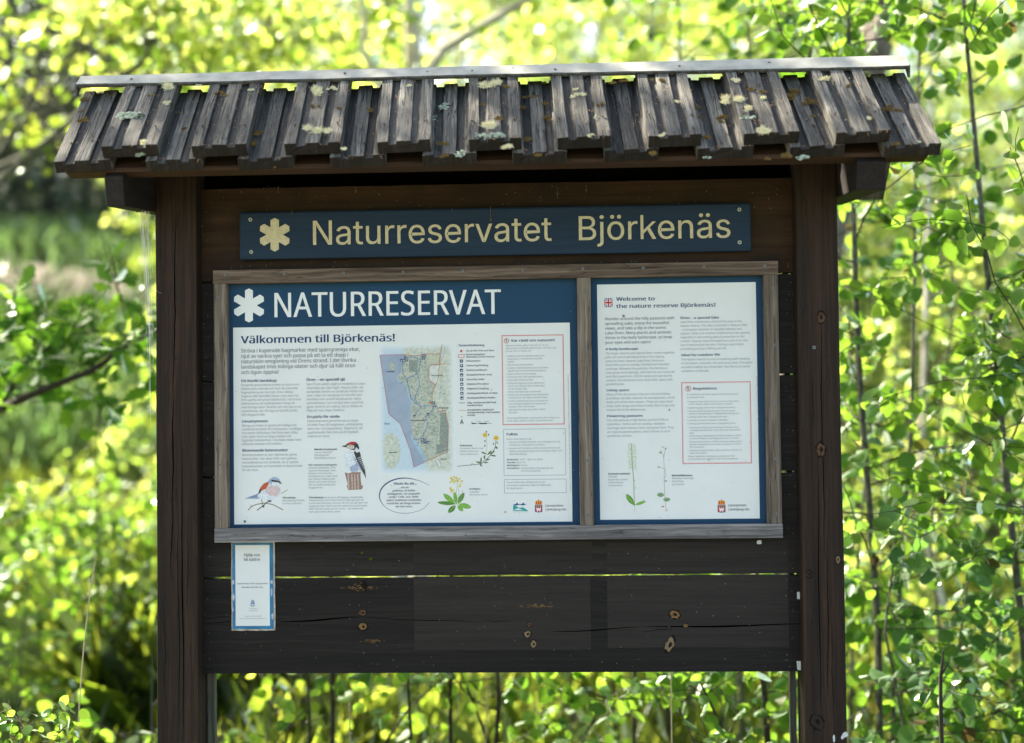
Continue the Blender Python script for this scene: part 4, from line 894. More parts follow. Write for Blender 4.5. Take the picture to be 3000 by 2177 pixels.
for y, ls_ in ((1376, ['bringing dogs within the beach area. In other parts', 'of the reserve, dogs must be kept on a leash']), (1436, ['lightening fires other than in designated places']), (1468, ['driving motorised vehicles other than on public', 'roads or road leading to a designated parking area']), (1524, ['parking other than in designated areas']), (1556, ['parking caravans or campers overnight']), (1588, ['putting up tents other than in designated areas'])):
    ink.disc(D1, (1066, y-4), 3.2, M['dimgrey'], 3, 8); ink.text(D1, 1079, y+3, 14, ls_, M['dimgrey'], pitch=24.5, xs=1.02)
for y, ls_ in ((188, ['mooring or pulling up small watercraft other than', 'in designated places for more than two consecutive', 'days']), (272, ['destroying or damaging fixed natural objects, whole', 'or parts of fallen or standing dead trees or shrubs']), (333, ['driving motor boats or other motorised watercraft at', 'speeds exceeding 5 knots within a distance of 150 m', 'from the shore']), (421, ['putting up notice boards, signs, posters or similar, or', 'make inscriptions.'])):
    ink.disc(D2, (1136, y-3), 3.2, M['dimgrey'], 3, 8); ink.text(D2, 1151, y+4, 15, ls_, M['dimgrey'], pitch=27, xs=1.01)
ink.text(D2, 1137, 486, 15, ['Other legislation relating to activities in the', 'countryside also applies to the nature reserve.'], pitch=27, wref=(0, 1610), **T)
part(ink, 'regulations_box', P2)
ink = Ink(PYF); ink.text(D2, 1866, 540, 9, 'Produktion: N. Naturcentrum AB, 2021. Illustrationer: Nils Fors', M['dimgrey'], angle=R_(90.5), wref=(0, 1866+880)); part(ink, 'credit_line', P2)
# flag (a plain printed Union flag)
ink = Ink(PYF); W = M['printwhite']
ink.fill(D1, (263, 374), (346, 461), CBL, 2)
for a, b in (((263, 374), (346, 461)), ((346, 374), (263, 461))): ink.stroke(D1, [(a[0]*.94+b[0]*.06, a[1]*.94+b[1]*.06), (a[0]*.06+b[0]*.94, a[1]*.06+b[1]*.94)], 13, W, 3); ink.stroke(D1, [(a[0]*.94+b[0]*.06, a[1]*.94+b[1]*.06), (a[0]*.06+b[0]*.94, a[1]*.06+b[1]*.94)], 4, CRED, 4)
ink.fill(D1, (291, 374), (318, 461), W, 5); ink.fill(D1, (263, 404), (346, 431), W, 5); ink.fill(D1, (297, 374), (312, 461), CRED, 6); ink.fill(D1, (263, 410), (346, 425), CRED, 6); part(ink, 'flag_picture', P2)
# orchid
ink = Ink(PYF); ink.stroke(D2, [(590, 1050), (590, 985)], 9, SAGE, 2, taper=True); ink.stroke(D2, [(589, 990), (584, 850), (582, 740), (574, 640), (566, 560), (562, 440), (560, 350)], 7, c_('stem_green', (.22, .36, .10)), 3); leaf(D2, 588, 980, 505, 865, 26, GD, 4); leaf(D2, 586, 975, 500, 862, 12, GL, 5); leaf(D2, 592, 975, 706, 938, 15, GL, 4); ink.stroke(D2, [(584, 740), (592, 715)], 4, GL, 4); ink.stroke(D2, [(588, 810), (604, 790)], 4, GL, 4)
for i in range(30):
    y = 350+i*8.8; s_ = 1 if i % 2 else -1; x = 562+(y-350)*.03
    ink.stroke(D2, [(x, y), (x+s_*random.uniform(20, 45), y-random.uniform(-6, 12)), (x+s_*random.uniform(24, 48), y+random.uniform(8, 26))], 2.6, random.choice([YG, SAGE, YG]), 4)
    if i % 3 == 0: ink.disc(D2, (x+s_*14, y), 6, YG, 5, 7, jag=.3)
part(ink, 'orchid_picture', P2)
ink = Ink(PYF); ink.stroke(D2, [(915, 1030), (905, 960), (898, 860), (893, 740), (893, 600), (888, 490), (905, 410)], 3.5, c_('wine_stem', (.34, .17, .16)), 2); ink.stroke(D2, [(888, 490), (878, 455), (850, 438)], 3.5, c_('wine_stem', (.2, .08, .08)), 2); ink.stroke(D2, [(893, 700), (912, 680), (906, 620), (885, 600), (840, 590)], 2.6, c_('wine_stem', (.2, .08, .08)), 2)
for x, y, s_ in ((908, 397, 8), (852, 440, 8), (838, 588, 8), (880, 384, 6), (862, 430, 7)): ink.disc(D2, (x, y), s_, OL, 3, 7, jag=.3); ink.stroke(D2, [(x-20, y-8), (x, y), (x-22, y+12)], 2, YG, 3)
for x, y, s_ in ((855, 872, 34), (918, 920, 34), (910, 730, 13)): ink.disc(D2, (x, y), s_, SAGE, 3, 18, ry=s_*.65, jag=.14)
for x, y, s_ in ((855, 872, 34), (918, 920, 34)):
    for k in range(7): ink.stroke(D2, [(x, y+s_*.4), (x+s_*math.cos(k*.5+.1), y-s_*.55*math.sin(k*.5+.1))], 2, GD, 4)
ink.disc(D2, (878, 992), 16, OR, 3, 9, ry=8, jag=.3); ink.disc(D2, (915, 1030), 18, PK, 3, 9, ry=12, jag=.3); part(ink, 'saxifrage_picture', P2)
crest(D2, 1479, 985, 80, 142, P2)
ink = Ink(PYF); ink.text(D2, 1547, 990, 23, ['Länsstyrelsen', 'i Jönköpings län'], M['grey'], pitch=41, wref=(1, 1761), bold=.01); part(ink, 'agency_name', P2)

def specks(par, a, b, n, seed):
    random.seed(seed); mb = MB()
    for i in range(n):
        u, v = random.uniform(a[0], b[0]), random.uniform(a[1], b[1]); p = at(u, v, PYF-.0012); s = random.choice((.0004, .0006, .0009)); e = random.uniform(.6, 3.0); k = 7
        mb.face([(p.x+s*math.cos(6.283*j/k)*random.uniform(.5, 1.1), p.y, p.z+s*e*math.sin(6.283*j/k)*random.uniform(.5, 1.1)) for j in range(k)])
    c = at(*D1.px(452, 545), PYF-.0012)
    o = mb.build('dirt_specks', M['speck'], None); o['kind'] = 'stuff'; adopt(o, par)
M['speck'] = plain('grime', (.30, .29, .25), .9, .1, 0, .4, 90)
specks(P1, (670, 835), (1690, 1540), 130, 3); specks(P2, (1735, 820), (2240, 1530), 80, 4)
for par, (u, v, r) in ((P2, (1827, 926, 5)), (P1, (717, 1528, 4)), (P1, (1480, 1500, 2.5)), (P2, (1961, 1201, 2.5))):
    mb = MB(); c = at(u, v, PYF-.0014); mb.face([(c.x+r*.757e-3*random.uniform(.5, 1.1)*math.cos(j*.7), c.y, c.z+r*.757e-3*random.uniform(.5, 1.3)*math.sin(j*.7)) for j in range(9)]); adopt(mb.build('dropping_stain', M['knotp'], None), par)
# ================================================================== LAMINATED NOTICE
LY = -.0022; E8 = Crop(660, 1570, 5.488)
lam = empty('laminated_notice', 'small laminated white notice with faded blue border hanging below the frame at left', 'notice', at(741, 1720, LY))
mb = MB(); a, b = at(677, 1590, LY), at(806.5, 1847.5, LY); out = []
k = 14
for i in range(k+1): out.append((a.x+(b.x-a.x)*i/k, b.z+random.uniform(-.0008, .0008)))
for i in range(k+1): out.append((b.x+random.uniform(-.0006, .0006)*(0 < i < k), b.z+(Z0-.001-b.z)*i/k))
for i in range(k+1): out.append((a.x+random.uniform(-.0006, .0006)*(0 < i < k), Z0-.001+(b.z-Z0+.001)*i/k))
mb.prism(out, -.0004, LY, lambda p, t: (p[0], t, p[1])); adopt(mb.build('laminate', M['plastic'], None), lam)
ink = Ink(LY); ink.fill(CS, (680.5, 1591), (802, 1843), M['cyan'], 1); ink.fill(E8, (160, 150), (718, 1446), M['white'], 2)
M['fadeblue'] = plain('bleached_print', (.42, .50, .60), .5, .3, 0, .2, 60)
for (x, y, r1, r2) in ((128, 745, 26, 40), (745, 745, 22, 36), (130, 990, 22, 60), (745, 900, 16, 70), (120, 1180, 20, 40), (760, 1300, 24, 60), (250, 1500, 60, 12), (600, 1500, 40, 9)):
    pts = [(x+r1*random.uniform(.5, 1.2)*math.cos(t), y+r2*random.uniform(.5, 1.2)*math.sin(t)) for t in [i*2*math.pi/14 for i in range(14)]]
    pts = [(min(max(p[0], 114), 778), min(max(p[1], 120), 1496)) for p in pts]
    if x < 180: pts = [(min(p[0], 158), p[1]) for p in pts]
    elif x > 700: pts = [(max(p[0], 720), p[1]) for p in pts]
    ink.poly(E8, pts, M['fadeblue'], 3)
part(ink, 'printed_card', lam)
ink = Ink(LY); ink.text(E8, 430, 328, 46, ['Hjälp oss', 'bli bättre'], M['black'], pitch=73, align='C', xs=.98, bold=.012)
ink.text(E8, 437, 777, 22, 'Upplevelser eller synpunkter', M['pinkt'] if 'pinkt' in M else M['dimgrey'], align='C', xs=1.22, bold=.02); ink.text(E8, 437, 836, 22, 'Berätta det för oss', M['grey'], align='C', xs=1.28, bold=.03)
ink.text(E8, 448, 1175, 15, ['Länsstyrelsen', 'i Jönköpings län'], M['dimgrey'], pitch=34, align='C', xs=1.0); ink.text(E8, 445, 1300, 17, ['Telefon: 010-22 36 000', 'E-post: jonkoping@lansstyrelsen.se'], M['dimgrey'], pitch=37, align='C', xs=1.1)
part(ink, 'notice_text', lam)
PYs = PYF; PYF = LY; ink = crest(E8, 440, 1078, 60, 118, None, (c_('pale_lilac', (.50, .50, .60)), c_('faded_navy', (.06, .16, .36)), c_('faded_navy', (.06, .16, .36)), M['printwhite'])); PYF = PYs; part(ink, 'faded_crest', lam)

# ---- small things on the planks
def scrap(u0, v0, u1, v1, y, label, torn=.15):
    mb = MB(); a, b = at(u0, v0, y), at(u1, v1, y); w_, h_ = b.x-a.x, a.z-b.z
    pts = [(a.x+w_*random.uniform(0, torn), b.z+h_*.02), (a.x+w_*.45, b.z-h_*.03), (b.x, b.z+h_*.05), (b.x-w_*.02, a.z-h_*.04), (a.x+w_*.4, a.z), (a.x, a.z-h_*random.uniform(0, torn))]
    mb.prism(pts, y, y+.0005, lambda p, t: (p[0], t, p[1])); o = mb.build('paper_scrap', M['paper'], None)
    return tag(o, label, 'paper scrap', 'torn paper scraps left on the planks')
scrap(2335, 1734, 2349, 1755, -.0016, 'torn white paper scrap stapled beside the right post, upper of two')
scrap(2334, 1937, 2355, 1963, -.0016, 'torn white paper scrap stapled at the bottom right corner of the planks')
scrap(2217, 1583, 2231, 1594, -.0014, 'tiny white paper shred just under the right end of the frame', .4)
for (u, v, r) in ((1061, 1620, 5), (1085, 1637.5, 5.5)):  # flat green discs stand in for knot holes showing bright foliage behind
    mb = MB(); c = at(u, v, -.001); pts = [(c.x+r*.757e-3*math.cos(t)*random.uniform(.8, 1.05), c.z+r*.757e-3*math.sin(t)*random.uniform(.8, 1.05)) for t in [i*.628 for i in range(10)]]
    mb.prism(pts, -.0012, -.0004, lambda p, t: (p[0], t, p[1])); o = mb.build('knot_hole_disc', M['lime'], None)
    tag(o, 'round green leaf bit stuck on the dark plank, %s of two' % ('upper left' if u < 1070 else 'lower right'), 'leaf bit', 'green leaf bits on the plank')
# bottom-of-post bird dropping streaks
ink = MB()
for (u, v, ru, rv) in ((2443, 2164, 4, 12), (2476, 2152, 9, 8), (2468, 2160, 5, 6)):
    c = at(u, v, PY0); ink.face([(c.x+ru*.757e-3*math.cos(t)*random.uniform(.7, 1.1), PY0-.0006-.00001*u/100, c.z+rv*.757e-3*math.sin(t)*random.uniform(.7, 1.1)) for t in [i*.5236 for i in range(12)]])
ink.build('bird_dropping', M['paper'], rp)
# ================================================================== THINGS GROWING AND LYING ON THE ROOF
random.seed(5); RNG = np.random.default_rng(5)
def tuft(name, u, v, rpx, h, mat, n=260, curl=1.0, flat=.6, label='', cat='lichen', group=None, width=.0006):
    """a mass of fine curling strands"""
    c = onroof(u, v, h); mb = MB(); r = rpx*.757e-3*.93
    X = SD.cross(SN); subs = [(random.gauss(0, .42), random.gauss(0, .34), random.uniform(.3, .62)) for _ in range(random.randint(3, 5))]; n = int(n*1.5)
    for i in range(n):
        a = random.uniform(0, 2*math.pi); rr = r*math.sqrt(random.random())*.75*random.uniform(.5, 1.15)
        sb = random.choice(subs); p = c+X*(r*sb[0]+rr*sb[2]*math.cos(a)*1.15)+SD*(r*sb[1]+rr*sb[2]*math.sin(a)*.95)+SN*.0005
        d = (X*random.gauss(0, 1)+SD*random.gauss(0, 1)+SN*abs(random.gauss(.45, flat))).normalized(); st = r*random.uniform(.07, .19)
        P = [p]
        for k in range(3):
            d = (d+Vector([random.gauss(0, .55*curl) for _ in range(3)])).normalized(); q = P[-1]+d*st
            hq = (q-c).dot(SN)
            if hq < .0003: q = q+SN*(.0004-hq)
            P.append(q)
        s = d.cross(CAM-p).normalized()*width*random.uniform(.6, 1.4)
        for k in range(3): w0 = 1-k/3.2; w1 = 1-(k+1)/3.2; mb.face([P[k]+s*w0, P[k+1]+s*w1, P[k+1]-s*w1, P[k]-s*w0])
    for f in range(0): pass
    me = mb; o = me.build(name, mat, None); cc = c.copy(); center_origin(o, cc)
    return tag(o, label, cat, group)
BL = 'lichen_tuft'; G1 = 'pale beard lichen tufts on the roof boards'
def vx(u, v): return u*1.32275, v*1.32275
US = [(366, 190, 26, 'wide pale beard lichen tuft under the left end of the metal ridge'), (372, 229, 11, 'small pale lichen tuft below the wide one near the left ridge'), (318, 315, 13, 'pale lichen tuft near the eave of the second board group from left'), (700, 203, 24, 'round pale lichen tuft below the ridge on the third raised board'), (735, 196, 11, 'little lichen tuft just right of the round one under the ridge'), (700, 288, 24, 'sunlit cream lichen tuft in the middle of the third raised board'),
      (1083, 187, 24, 'pale lichen tuft touching the ridge on the central raised board'), (1078, 277, 22, 'yellowish lichen tuft halfway down the central raised board'), (1121, 324, 14, 'lichen tuft at the eave end of the central raised board'), (1283, 212, 13, 'greenish lichen tuft high on the sixth raised board'), (1272, 198, 8, 'tiny lichen tuft just above the greenish one'),
      (1620, 224, 24, 'large yellow green lichen tuft high on the eighth raised board'), (1660, 242, 13, 'small pale lichen tuft right of the large yellow green one'), (1690, 288, 20, 'lichen tuft near the eave on the eighth raised board'), (1834, 178, 16, 'lone pale lichen tuft high on the rightmost raised board'), (1694, 218, 11, 'small green lichen tuft on the groove of the eighth board'), (1630, 180, 12, 'thin lichen tuft below the ridge on the eighth board'), (440, 190, 9, 'little cream lichen tuft between the second and third raised boards near the ridge'), (905, 190, 8, 'little lichen tuft high on the fourth raised board'), (760, 330, 8, 'small lichen tuft at the eave corner of the third raised board'), (1500, 225, 9, 'pale lichen tuft on the seventh raised board near its top'), (1470, 300, 9, 'small lichen tuft low on the seventh raised board'), (1310, 300, 8, 'small lichen tuft low on the sixth raised board'), (1925, 262, 9, 'small lichen tuft on the middle of the rightmost raised board'), (560, 200, 8, 'faint lichen tuft near the ridge on the edge of the third raised board')]
for u, v, r, lab in US:
    if r: tuft(BL, *vx(u, v), r*1.4, TH+.001, M['usnea'], int(60+r*13), label=lab, group=G1)
t_ = tuft(BL, *vx(309, 345), 16, TH, M['lichen'], 200, label='grey green beard lichen hanging over the eave near the left end', group=G1)
def patch(u, v, ru, rv, h, label, n=26):
    c = onroof(u*V, v*V, h); X = SD.cross(SN); mb = MB()
    for k in range(n):
        a = random.uniform(0, 2*math.pi); rr = math.sqrt(random.random())*.85
        p = c+X*(ru*.001*rr*math.cos(a))+SD*(rv*.001*rr*math.sin(a)); s = random.uniform(.0025, .006)*(ru/22)**.5; m = 7
        ph = random.uniform(0, 6); tl = Vector([random.gauss(0, .25) for _ in range(3)])
        nn = (SN+tl).normalized(); A = nn.orthogonal().normalized(); B_ = nn.cross(A)
        mb.face([p+SN*(.0008+.0003*(k % 5))+(A*math.cos(ph+i*2*math.pi/m)+B_*math.sin(ph+i*2*math.pi/m))*s*random.uniform(.55, 1.25) for i in range(m)])
    o = mb.build('crust_lichen', M['lichen'], None); center_origin(o, c); return tag(o, label, 'lichen', 'crusty grey green lichen rosettes on the roof')
for a in ((287, 257, 34, 16, TH, 'wide crusty grey green lichen on the second board group from left', 60), (985, 237, 14, 18, 0, 'crusty lichen high in the hollow left of the central raised board', 34), (1090, 302, 30, 12, TH, 'crusty lichen low on the central raised board below the yellowish tuft', 46), (1058, 300, 9, 10, TH, 'small crusty lichen rosette at the left rim of the central board', 16),
          (1019, 342, 12, 16, 0, 'mint grey lichen at the eave just left of the central raised board', 30), (1320, 262, 6, 13, TH, 'oval lichen smear on the sixth raised board', 12), (1655, 261, 17, 7, TH, 'narrow crusty lichen on the left strip of the eighth raised board', 24), (960, 262, 9, 12, 0, 'dim crusty lichen low in the hollow left of the centre', 18), (1777, 350, 14, 8, 0, 'crusty lichen at the eave left of the rightmost raised board', 22), (1565, 350, 9, 6, 0, 'faint lichen at the eave of the lower board beneath the eighth', 12), (2036, 314, 6, 10, 0, 'pale lichen streak near the right corner of the eave', 10)): patch(*a)
GM = 'brown moss clumps caught on the roof boards'
MO = [(187, 268, 18, 1, 'second from the ridge at the far left board'), (180, 245, 7, 0, 'small one by the left edge'), (182, 222, 14, 0, 'under the left end of the ridge'), (560, 320, 17, 0, 'low in the second hollow'), (566, 298, 13, 0, 'mid second hollow'), (562, 240, 12, 0, 'upper second hollow'), (330, 212, 9, 1, ''), (486, 206, 10, 1, ''), (497, 212, 9, 1, ''), (398, 250, 7, 0, ''), (408, 285, 9, 0, ''), (695, 235, 10, 1, ''), (752, 240, 8, 1, ''),
      (983, 318, 14, 0, 'dark needles mid hollow left of centre'), (986, 345, 14, 0, ''), (830, 245, 14, 0, ''), (1105, 262, 12, 1, ''), (1070, 232, 8, 1, ''), (1122, 193, 13, 1, ''), (1160, 240, 16, 0, ''), (1170, 310, 14, 0, ''), (1172, 215, 14, 0, ''), (1186, 345, 13, 0, ''), (1205, 230, 12, 0, ''), (1213, 265, 15, 0, ''), (1330, 232, 11, 1, ''), (1430, 250, 16, 0, ''), (1440, 270, 12, 0, ''), (1447, 340, 14, 0, ''), (1355, 185, 12, 1, ''),
      (1545, 238, 11, 0, ''), (1545, 262, 10, 0, ''), (1600, 215, 15, 0, ''), (1603, 260, 17, 0, ''), (1600, 270, 9, 0, ''), (1560, 305, 15, 0, ''), (1655, 200, 14, 1, ''), (1688, 205, 11, 1, ''), (1740, 215, 24, 0, ''), (1775, 205, 24, 0, ''), (1790, 225, 20, 0, ''), (1800, 258, 10, 0, ''), (1968, 240, 17, 0, ''), (1990, 245, 14, 0, ''), (1985, 320, 13, 0, ''), (1880, 190, 9, 1, ''), (610, 372, 6, 0, ''), (440, 180, 10, 1, ''), (1380, 180, 12, 1, ''), (1460, 178, 14, 1, ''), (1210, 185, 10, 0, ''), (1700, 352, 8, 0, ''), (1740, 345, 15, 0, '')]
ms_ = MB(); mossobjs = []
for i, (u, v, r, up, lab) in enumerate(MO):
    o = tuft('moss_clump', u*V, v*V, r*1.15, (TH+.001)*up, M['moss'], int(30+r*8), flat=.4, width=.0009, label='brown moss clump lodged between the grey roof boards', cat='moss', group=GM)
# litter: bud scales, needles, seeds (uncountable)
mb = MB(); X = SD.cross(SN)
for i in range(1150):
    u = random.uniform(120, 2085); t = random.random()**.8; hollow = random.random() < .6
    p = EAVE+SD*(t*SLEN*.98)+SN*0; p.x = -.90+1.80*(u-120)/1965
    near = min(abs((p.x-o.matrix_world.translation.x)) - o['w']/2 for o in roofboards[10:])
    h = (TH+.001 if near < 0 else .0)+.0006
    if near > -.006 and near < .004: continue
    p += SN*h; l = random.uniform(.002, .008); a = random.uniform(0, 6.28); d = X*math.cos(a)+SD*math.sin(a); s = d.cross(SN)*random.uniform(.0004, .0014); q = p+d*l+SN*random.uniform(0, .002)
    mb.face([p, (p+q)/2+s, q, (p+q)/2-s])
for i in range(160):                                        # caught along the eave ends
    b_ = random.choice(roofboards); m_ = b_.matrix_world; wd = b_['w']
    p = m_@Vector((random.uniform(-.5, .5)*wd, random.uniform(-.001, .006), random.uniform(-.001, .002))); l = random.uniform(.004, .013); d = Vector((random.gauss(0, 1), random.uniform(-.5, -.1), random.gauss(-.3, .6))).normalized(); s = Vector((random.gauss(0, 1), 0, random.gauss(0, 1))).normalized()*random.uniform(.0005, .0013)
    q = p+d*l; mb.face([p, (p+q)/2+s, q, (p+q)/2-s])
tag(mb.build('leaf_litter', M['litter'], None), 'orange brown bud scales and needles scattered over the roof boards', 'leaf litter', kind='stuff')
# silky droplets & resin runs under the roof: pale flecks on the planks
mb = MB()
for i in range(420):
    u = random.uniform(590, 2330); v = random.choice([random.uniform(545, 615), random.uniform(765, 790), random.uniform(1600, 1960), random.uniform(1600, 1960)])
    if random.random() < .3: u = random.choice([random.uniform(585, 615), random.uniform(2300, 2330)]); v = random.uniform(620, 1960)
    p = at(u, v, -.0006); s = random.uniform(.0004, .0011)
    if v > 1675 and v < 1690: continue
    mb.face([(p.x-s, -.0007, p.z), (p.x, -.0007, p.z-s*random.uniform(.8, 2.2)), (p.x+s, -.0007, p.z), (p.x, -.0007, p.z+s)])
o = mb.build('dust_flecks', M['dimgrey'], board); o['kind'] = 'stuff'
for (u, v, l) in ((1437, 605, 42), (815, 545, 20), (1042, 548, 16), (1717, 540, 20), (646, 555, 4), (1632, 545, 30), (751, 800, 10), (855, 615, 12), (1325, 610, 8)):
    mb = MB(); p = at(u, v, -.0235 if 590 < v and v < 700 else -.0008); q = p-Vector((0, 0, l*.757e-3)); mb.tube([p, p.lerp(q, .75), q], [.0004, .0006, .0014], 5); mb.build('resin_run', M['knotp'], board)

# ================================================================== COBWEB under the left cross beam
mb = MB(); TOPW = at(425, 612, -.07); 
def strand(a, b, r, sag=.004, n=5):
    P = []
    for i in range(n+1):
        t = i/n; p = a.lerp(b, t)+Vector((random.gauss(0, .0006), random.gauss(0, .001), -sag*math.sin(math.pi*t))); P.append(p)
    mb.tube(P, r, 3)
for i in range(26):
    a = TOPW+Vector((random.uniform(-.02, .012), random.uniform(-.01, .02), 0)); v = random.uniform(760, 1250); b = at(random.uniform(430, 455), v, PY0+random.uniform(0, .03)); b.x = min(b.x, -.7495)
    strand(a, b, random.uniform(.0001, .00028))
for i in range(26):
    u = random.uniform(412, 450); v = random.uniform(650, 1050); a = at(u, v, -.05); strand(a, a+Vector((random.uniform(-.02, .02), random.uniform(-.01, .01), random.uniform(-.03, .0))), random.uniform(.00008, .0002))
a = at(422, 612, -.07); strand(a, at(428, 636, -.06), .0012, .001); strand(at(428, 636, -.06), at(434, 655, -.05), .0008, .001)
for (u, v, s) in ((420, 614, .005), (430, 650, .0035), (434, 905, .002), (437, 950, .003), (450, 930, .003)):
    c = at(u, v, -.055)
    for k in range(18): strand(c+Vector([random.gauss(0, s) for _ in range(3)]), c+Vector([random.gauss(0, s) for _ in range(3)]), .0003, 0, 2)
wb = mb.build('cobweb', M['web'], None); center_origin(wb, TOPW); tag(wb, 'backlit white cobweb hanging from the left cross beam beside the left post', 'cobweb')
# ================================================================== TERRAIN AND VEGETATION
random.seed(31); RNG = np.random.default_rng(31)
def height(x, y):
    def ss(a, b, t): t = np.clip((t-a)/(b-a), 0, 1); return t*t*(3-2*t)
    left = ss(4, -10, x)
    h = ss(5, 30, y)*(2.3+3.2*left)+ss(28, 70, y)*7
    h = h+np.sin(x*.35+1)*np.cos(y*.3)*.16*ss(2, 8, np.abs(y)+np.abs(x)*.3)+.5*np.exp(-(((x+9.3)/3.0)**2+((y-20.5)/1.8)**2))
    return h-.02
def hz(x, y): return float(height(np.array(x, float), np.array(y, float)))
def build_ground():
    xs = np.concatenate([np.linspace(-120, -22, 15), np.linspace(-20, 20, 81), np.linspace(22, 120, 15)]); ys = np.concatenate([np.linspace(-60, -8, 12), np.linspace(-7, 34, 83), np.linspace(36, 160, 20)])
    Xg, Yg = np.meshgrid(xs, ys); Z = height(Xg, Yg); v = np.stack([Xg.ravel(), Yg.ravel(), Z.ravel()], 1).tolist(); nx = len(xs); f = [(j*nx+i, j*nx+i+1, (j+1)*nx+i+1, (j+1)*nx+i) for j in range(len(ys)-1) for i in range(nx-1)]
    me = bpy.data.meshes.new('ground'); me.from_pydata(v, [], f); me.polygons.foreach_set('use_smooth', [True]*len(f)); me.update()
    m, nt, N, K, b = newmat('forest_ground'); tc = N.new('ShaderNodeTexCoord')
    n1 = N.new('ShaderNodeTexNoise'); n1.inputs['Scale'].default_value = .55; n1.inputs['Detail'].default_value = 6; n2 = N.new('ShaderNodeTexNoise'); n2.inputs['Scale'].default_value = 9; n2.inputs['Detail'].default_value = 8
    K.new(tc.outputs['Object'], n1.inputs['Vector']); K.new(tc.outputs['Object'], n2.inputs['Vector'])
    r1 = ramp(N, [(.35, (.055, .11, .025)), (.55, (.08, .13, .03)), (.68, (.16, .13, .075))]); r2 = ramp(N, [(.3, g(.55)), (.7, g(1.15))]); K.new(n1.outputs[0], r1.inputs[0]); K.new(n2.outputs[0], r2.inputs[0])
    mx = N.new('ShaderNodeMix'); mx.data_type = 'RGBA'; mx.blend_type = 'MULTIPLY'; mx.inputs[0].default_value = 1; K.new(r1.outputs[0], mx.inputs[6]); K.new(r2.outputs[0], mx.inputs[7]); b.inputs['Roughness'].default_value = .95
    # bare sandy bank on the hillside
    gd = N.new('ShaderNodeTexGradient'); gd.gradient_type = 'SPHERICAL'; mp = N.new('ShaderNodeMapping'); mp.inputs['Location'].default_value = (9.4/3.4, -20/1.9, 0); mp.inputs['Scale'].default_value = (1/3.4, 1/1.9, 0)
    K.new(tc.outputs['Object'], mp.inputs['Vector']); K.new(mp.outputs[0], gd.inputs[0])
    rr = ramp(N, [(.08, g(0)), (.3, g(1))]); K.new(gd.outputs[0], rr.inputs[0]); m3 = N.new('ShaderNodeMix'); m3.data_type = 'RGBA'; K.new(rr.outputs[0], m3.inputs[0]); K.new(mx.outputs[2], m3.inputs[6]); m3.inputs[7].default_value = (.09, .072, .045, 1); K.new(m3.outputs[2], b.inputs['Base Color'])
    me.materials.append(m); o = bpy.data.objects.new('ground', me); COL.objects.link(o); o['kind'] = 'structure'; o['label'] = 'grassy forest ground rising to a hillside behind the board'
build_ground()
def path():  # unseen gravel sheet added to bounce warmer light onto the panels
    m, nt, N, K, b = newmat('gravel'); tc = N.new('ShaderNodeTexCoord'); n1 = N.new('ShaderNodeTexNoise'); n1.inputs['Scale'].default_value = 45; n1.inputs['Detail'].default_value = 8
    K.new(tc.outputs['Object'], n1.inputs['Vector']); r = ramp(N, [(.3, (.05, .042, .034)), (.5, (.115, .098, .08)), (.7, (.19, .165, .14))]); K.new(n1.outputs[0], r.inputs[0]); K.new(r.outputs[0], b.inputs['Base Color']); b.inputs['Roughness'].default_value = .95
    xs = np.linspace(-16, 16, 65); f = []; v = []
    for x in xs:
        for y in (-6.2+.4*math.sin(x*.5), -4.4, -2.6, -.75+.12*math.sin(x*1.3)): v.append((x, y, hz(x, y)+.02))
    f = [(i*4+j, (i+1)*4+j, (i+1)*4+j+1, i*4+j+1) for i in range(64) for j in range(3)]
    me = bpy.data.meshes.new('bounce_gravel_path'); me.from_pydata(v, [], f); me.materials.append(m); o = bpy.data.objects.new('bounce_gravel_path', me); COL.objects.link(o); o['kind'] = 'structure'; o['label'] = 'unseen gravel path added before the notice board to bounce warm light'
path()

# leaf outlines: list of faces, each a list of (x, y, z) with the stalk at the origin, unit length
def serrate(half, n, depth):
    out = []
    for i in range(n+1):
        t = i/n; x, y = half(t); out.append((x, y))
        if 0 < i < n and depth: out.append((x*(1-depth), y+.012))
    return out
def two_halves(h):
    R1 = [(0, 0, 0)]+[(x, y, -abs(x)*.22) for x, y in h if x > 1e-4]+[(0, 1, 0)]
    Lf = [(0, 0, 0)]+[(-x, y, -abs(x)*.22) for x, y in h if x > 1e-4]+[(0, 1, 0)]
    return [R1, Lf[::-1]]
aspen_h = serrate(lambda t: (.50*math.sin(math.pi*min(1, t**.80))**.72 if 0 < t < 1 else 0, t), 9, .12)
SH = {'aspen': two_halves(aspen_h),
      'round': [[(0, 0, 0), (.34, .14, 0), (.47, .42, -.04), (.34, .75, 0), (0, 1, 0), (-.34, .75, 0), (-.47, .42, -.04), (-.34, .14, 0)]],
      'oak': two_halves([(.07, .08), (.16, .2), (.09, .28), (.26, .4), (.16, .48), (.36, .62), (.24, .68), (.30, .84), (.16, .86), (.12, .97)]),
      'hex': [[(0, 0, 0), (.33, .25, 0), (.36, .62, 0), (0, 1, 0), (-.36, .62, 0), (-.33, .25, 0)]],
      'needle': [[(0, 0, 0), (.10, .3, 0), (0, 1, 0), (-.10, .3, 0)]],
      'blade': [[(-.02, 0, 0), (.02, 0, 0), (.018, .5, .05), (0, 1, .22), (-.018, .5, .05)]]}
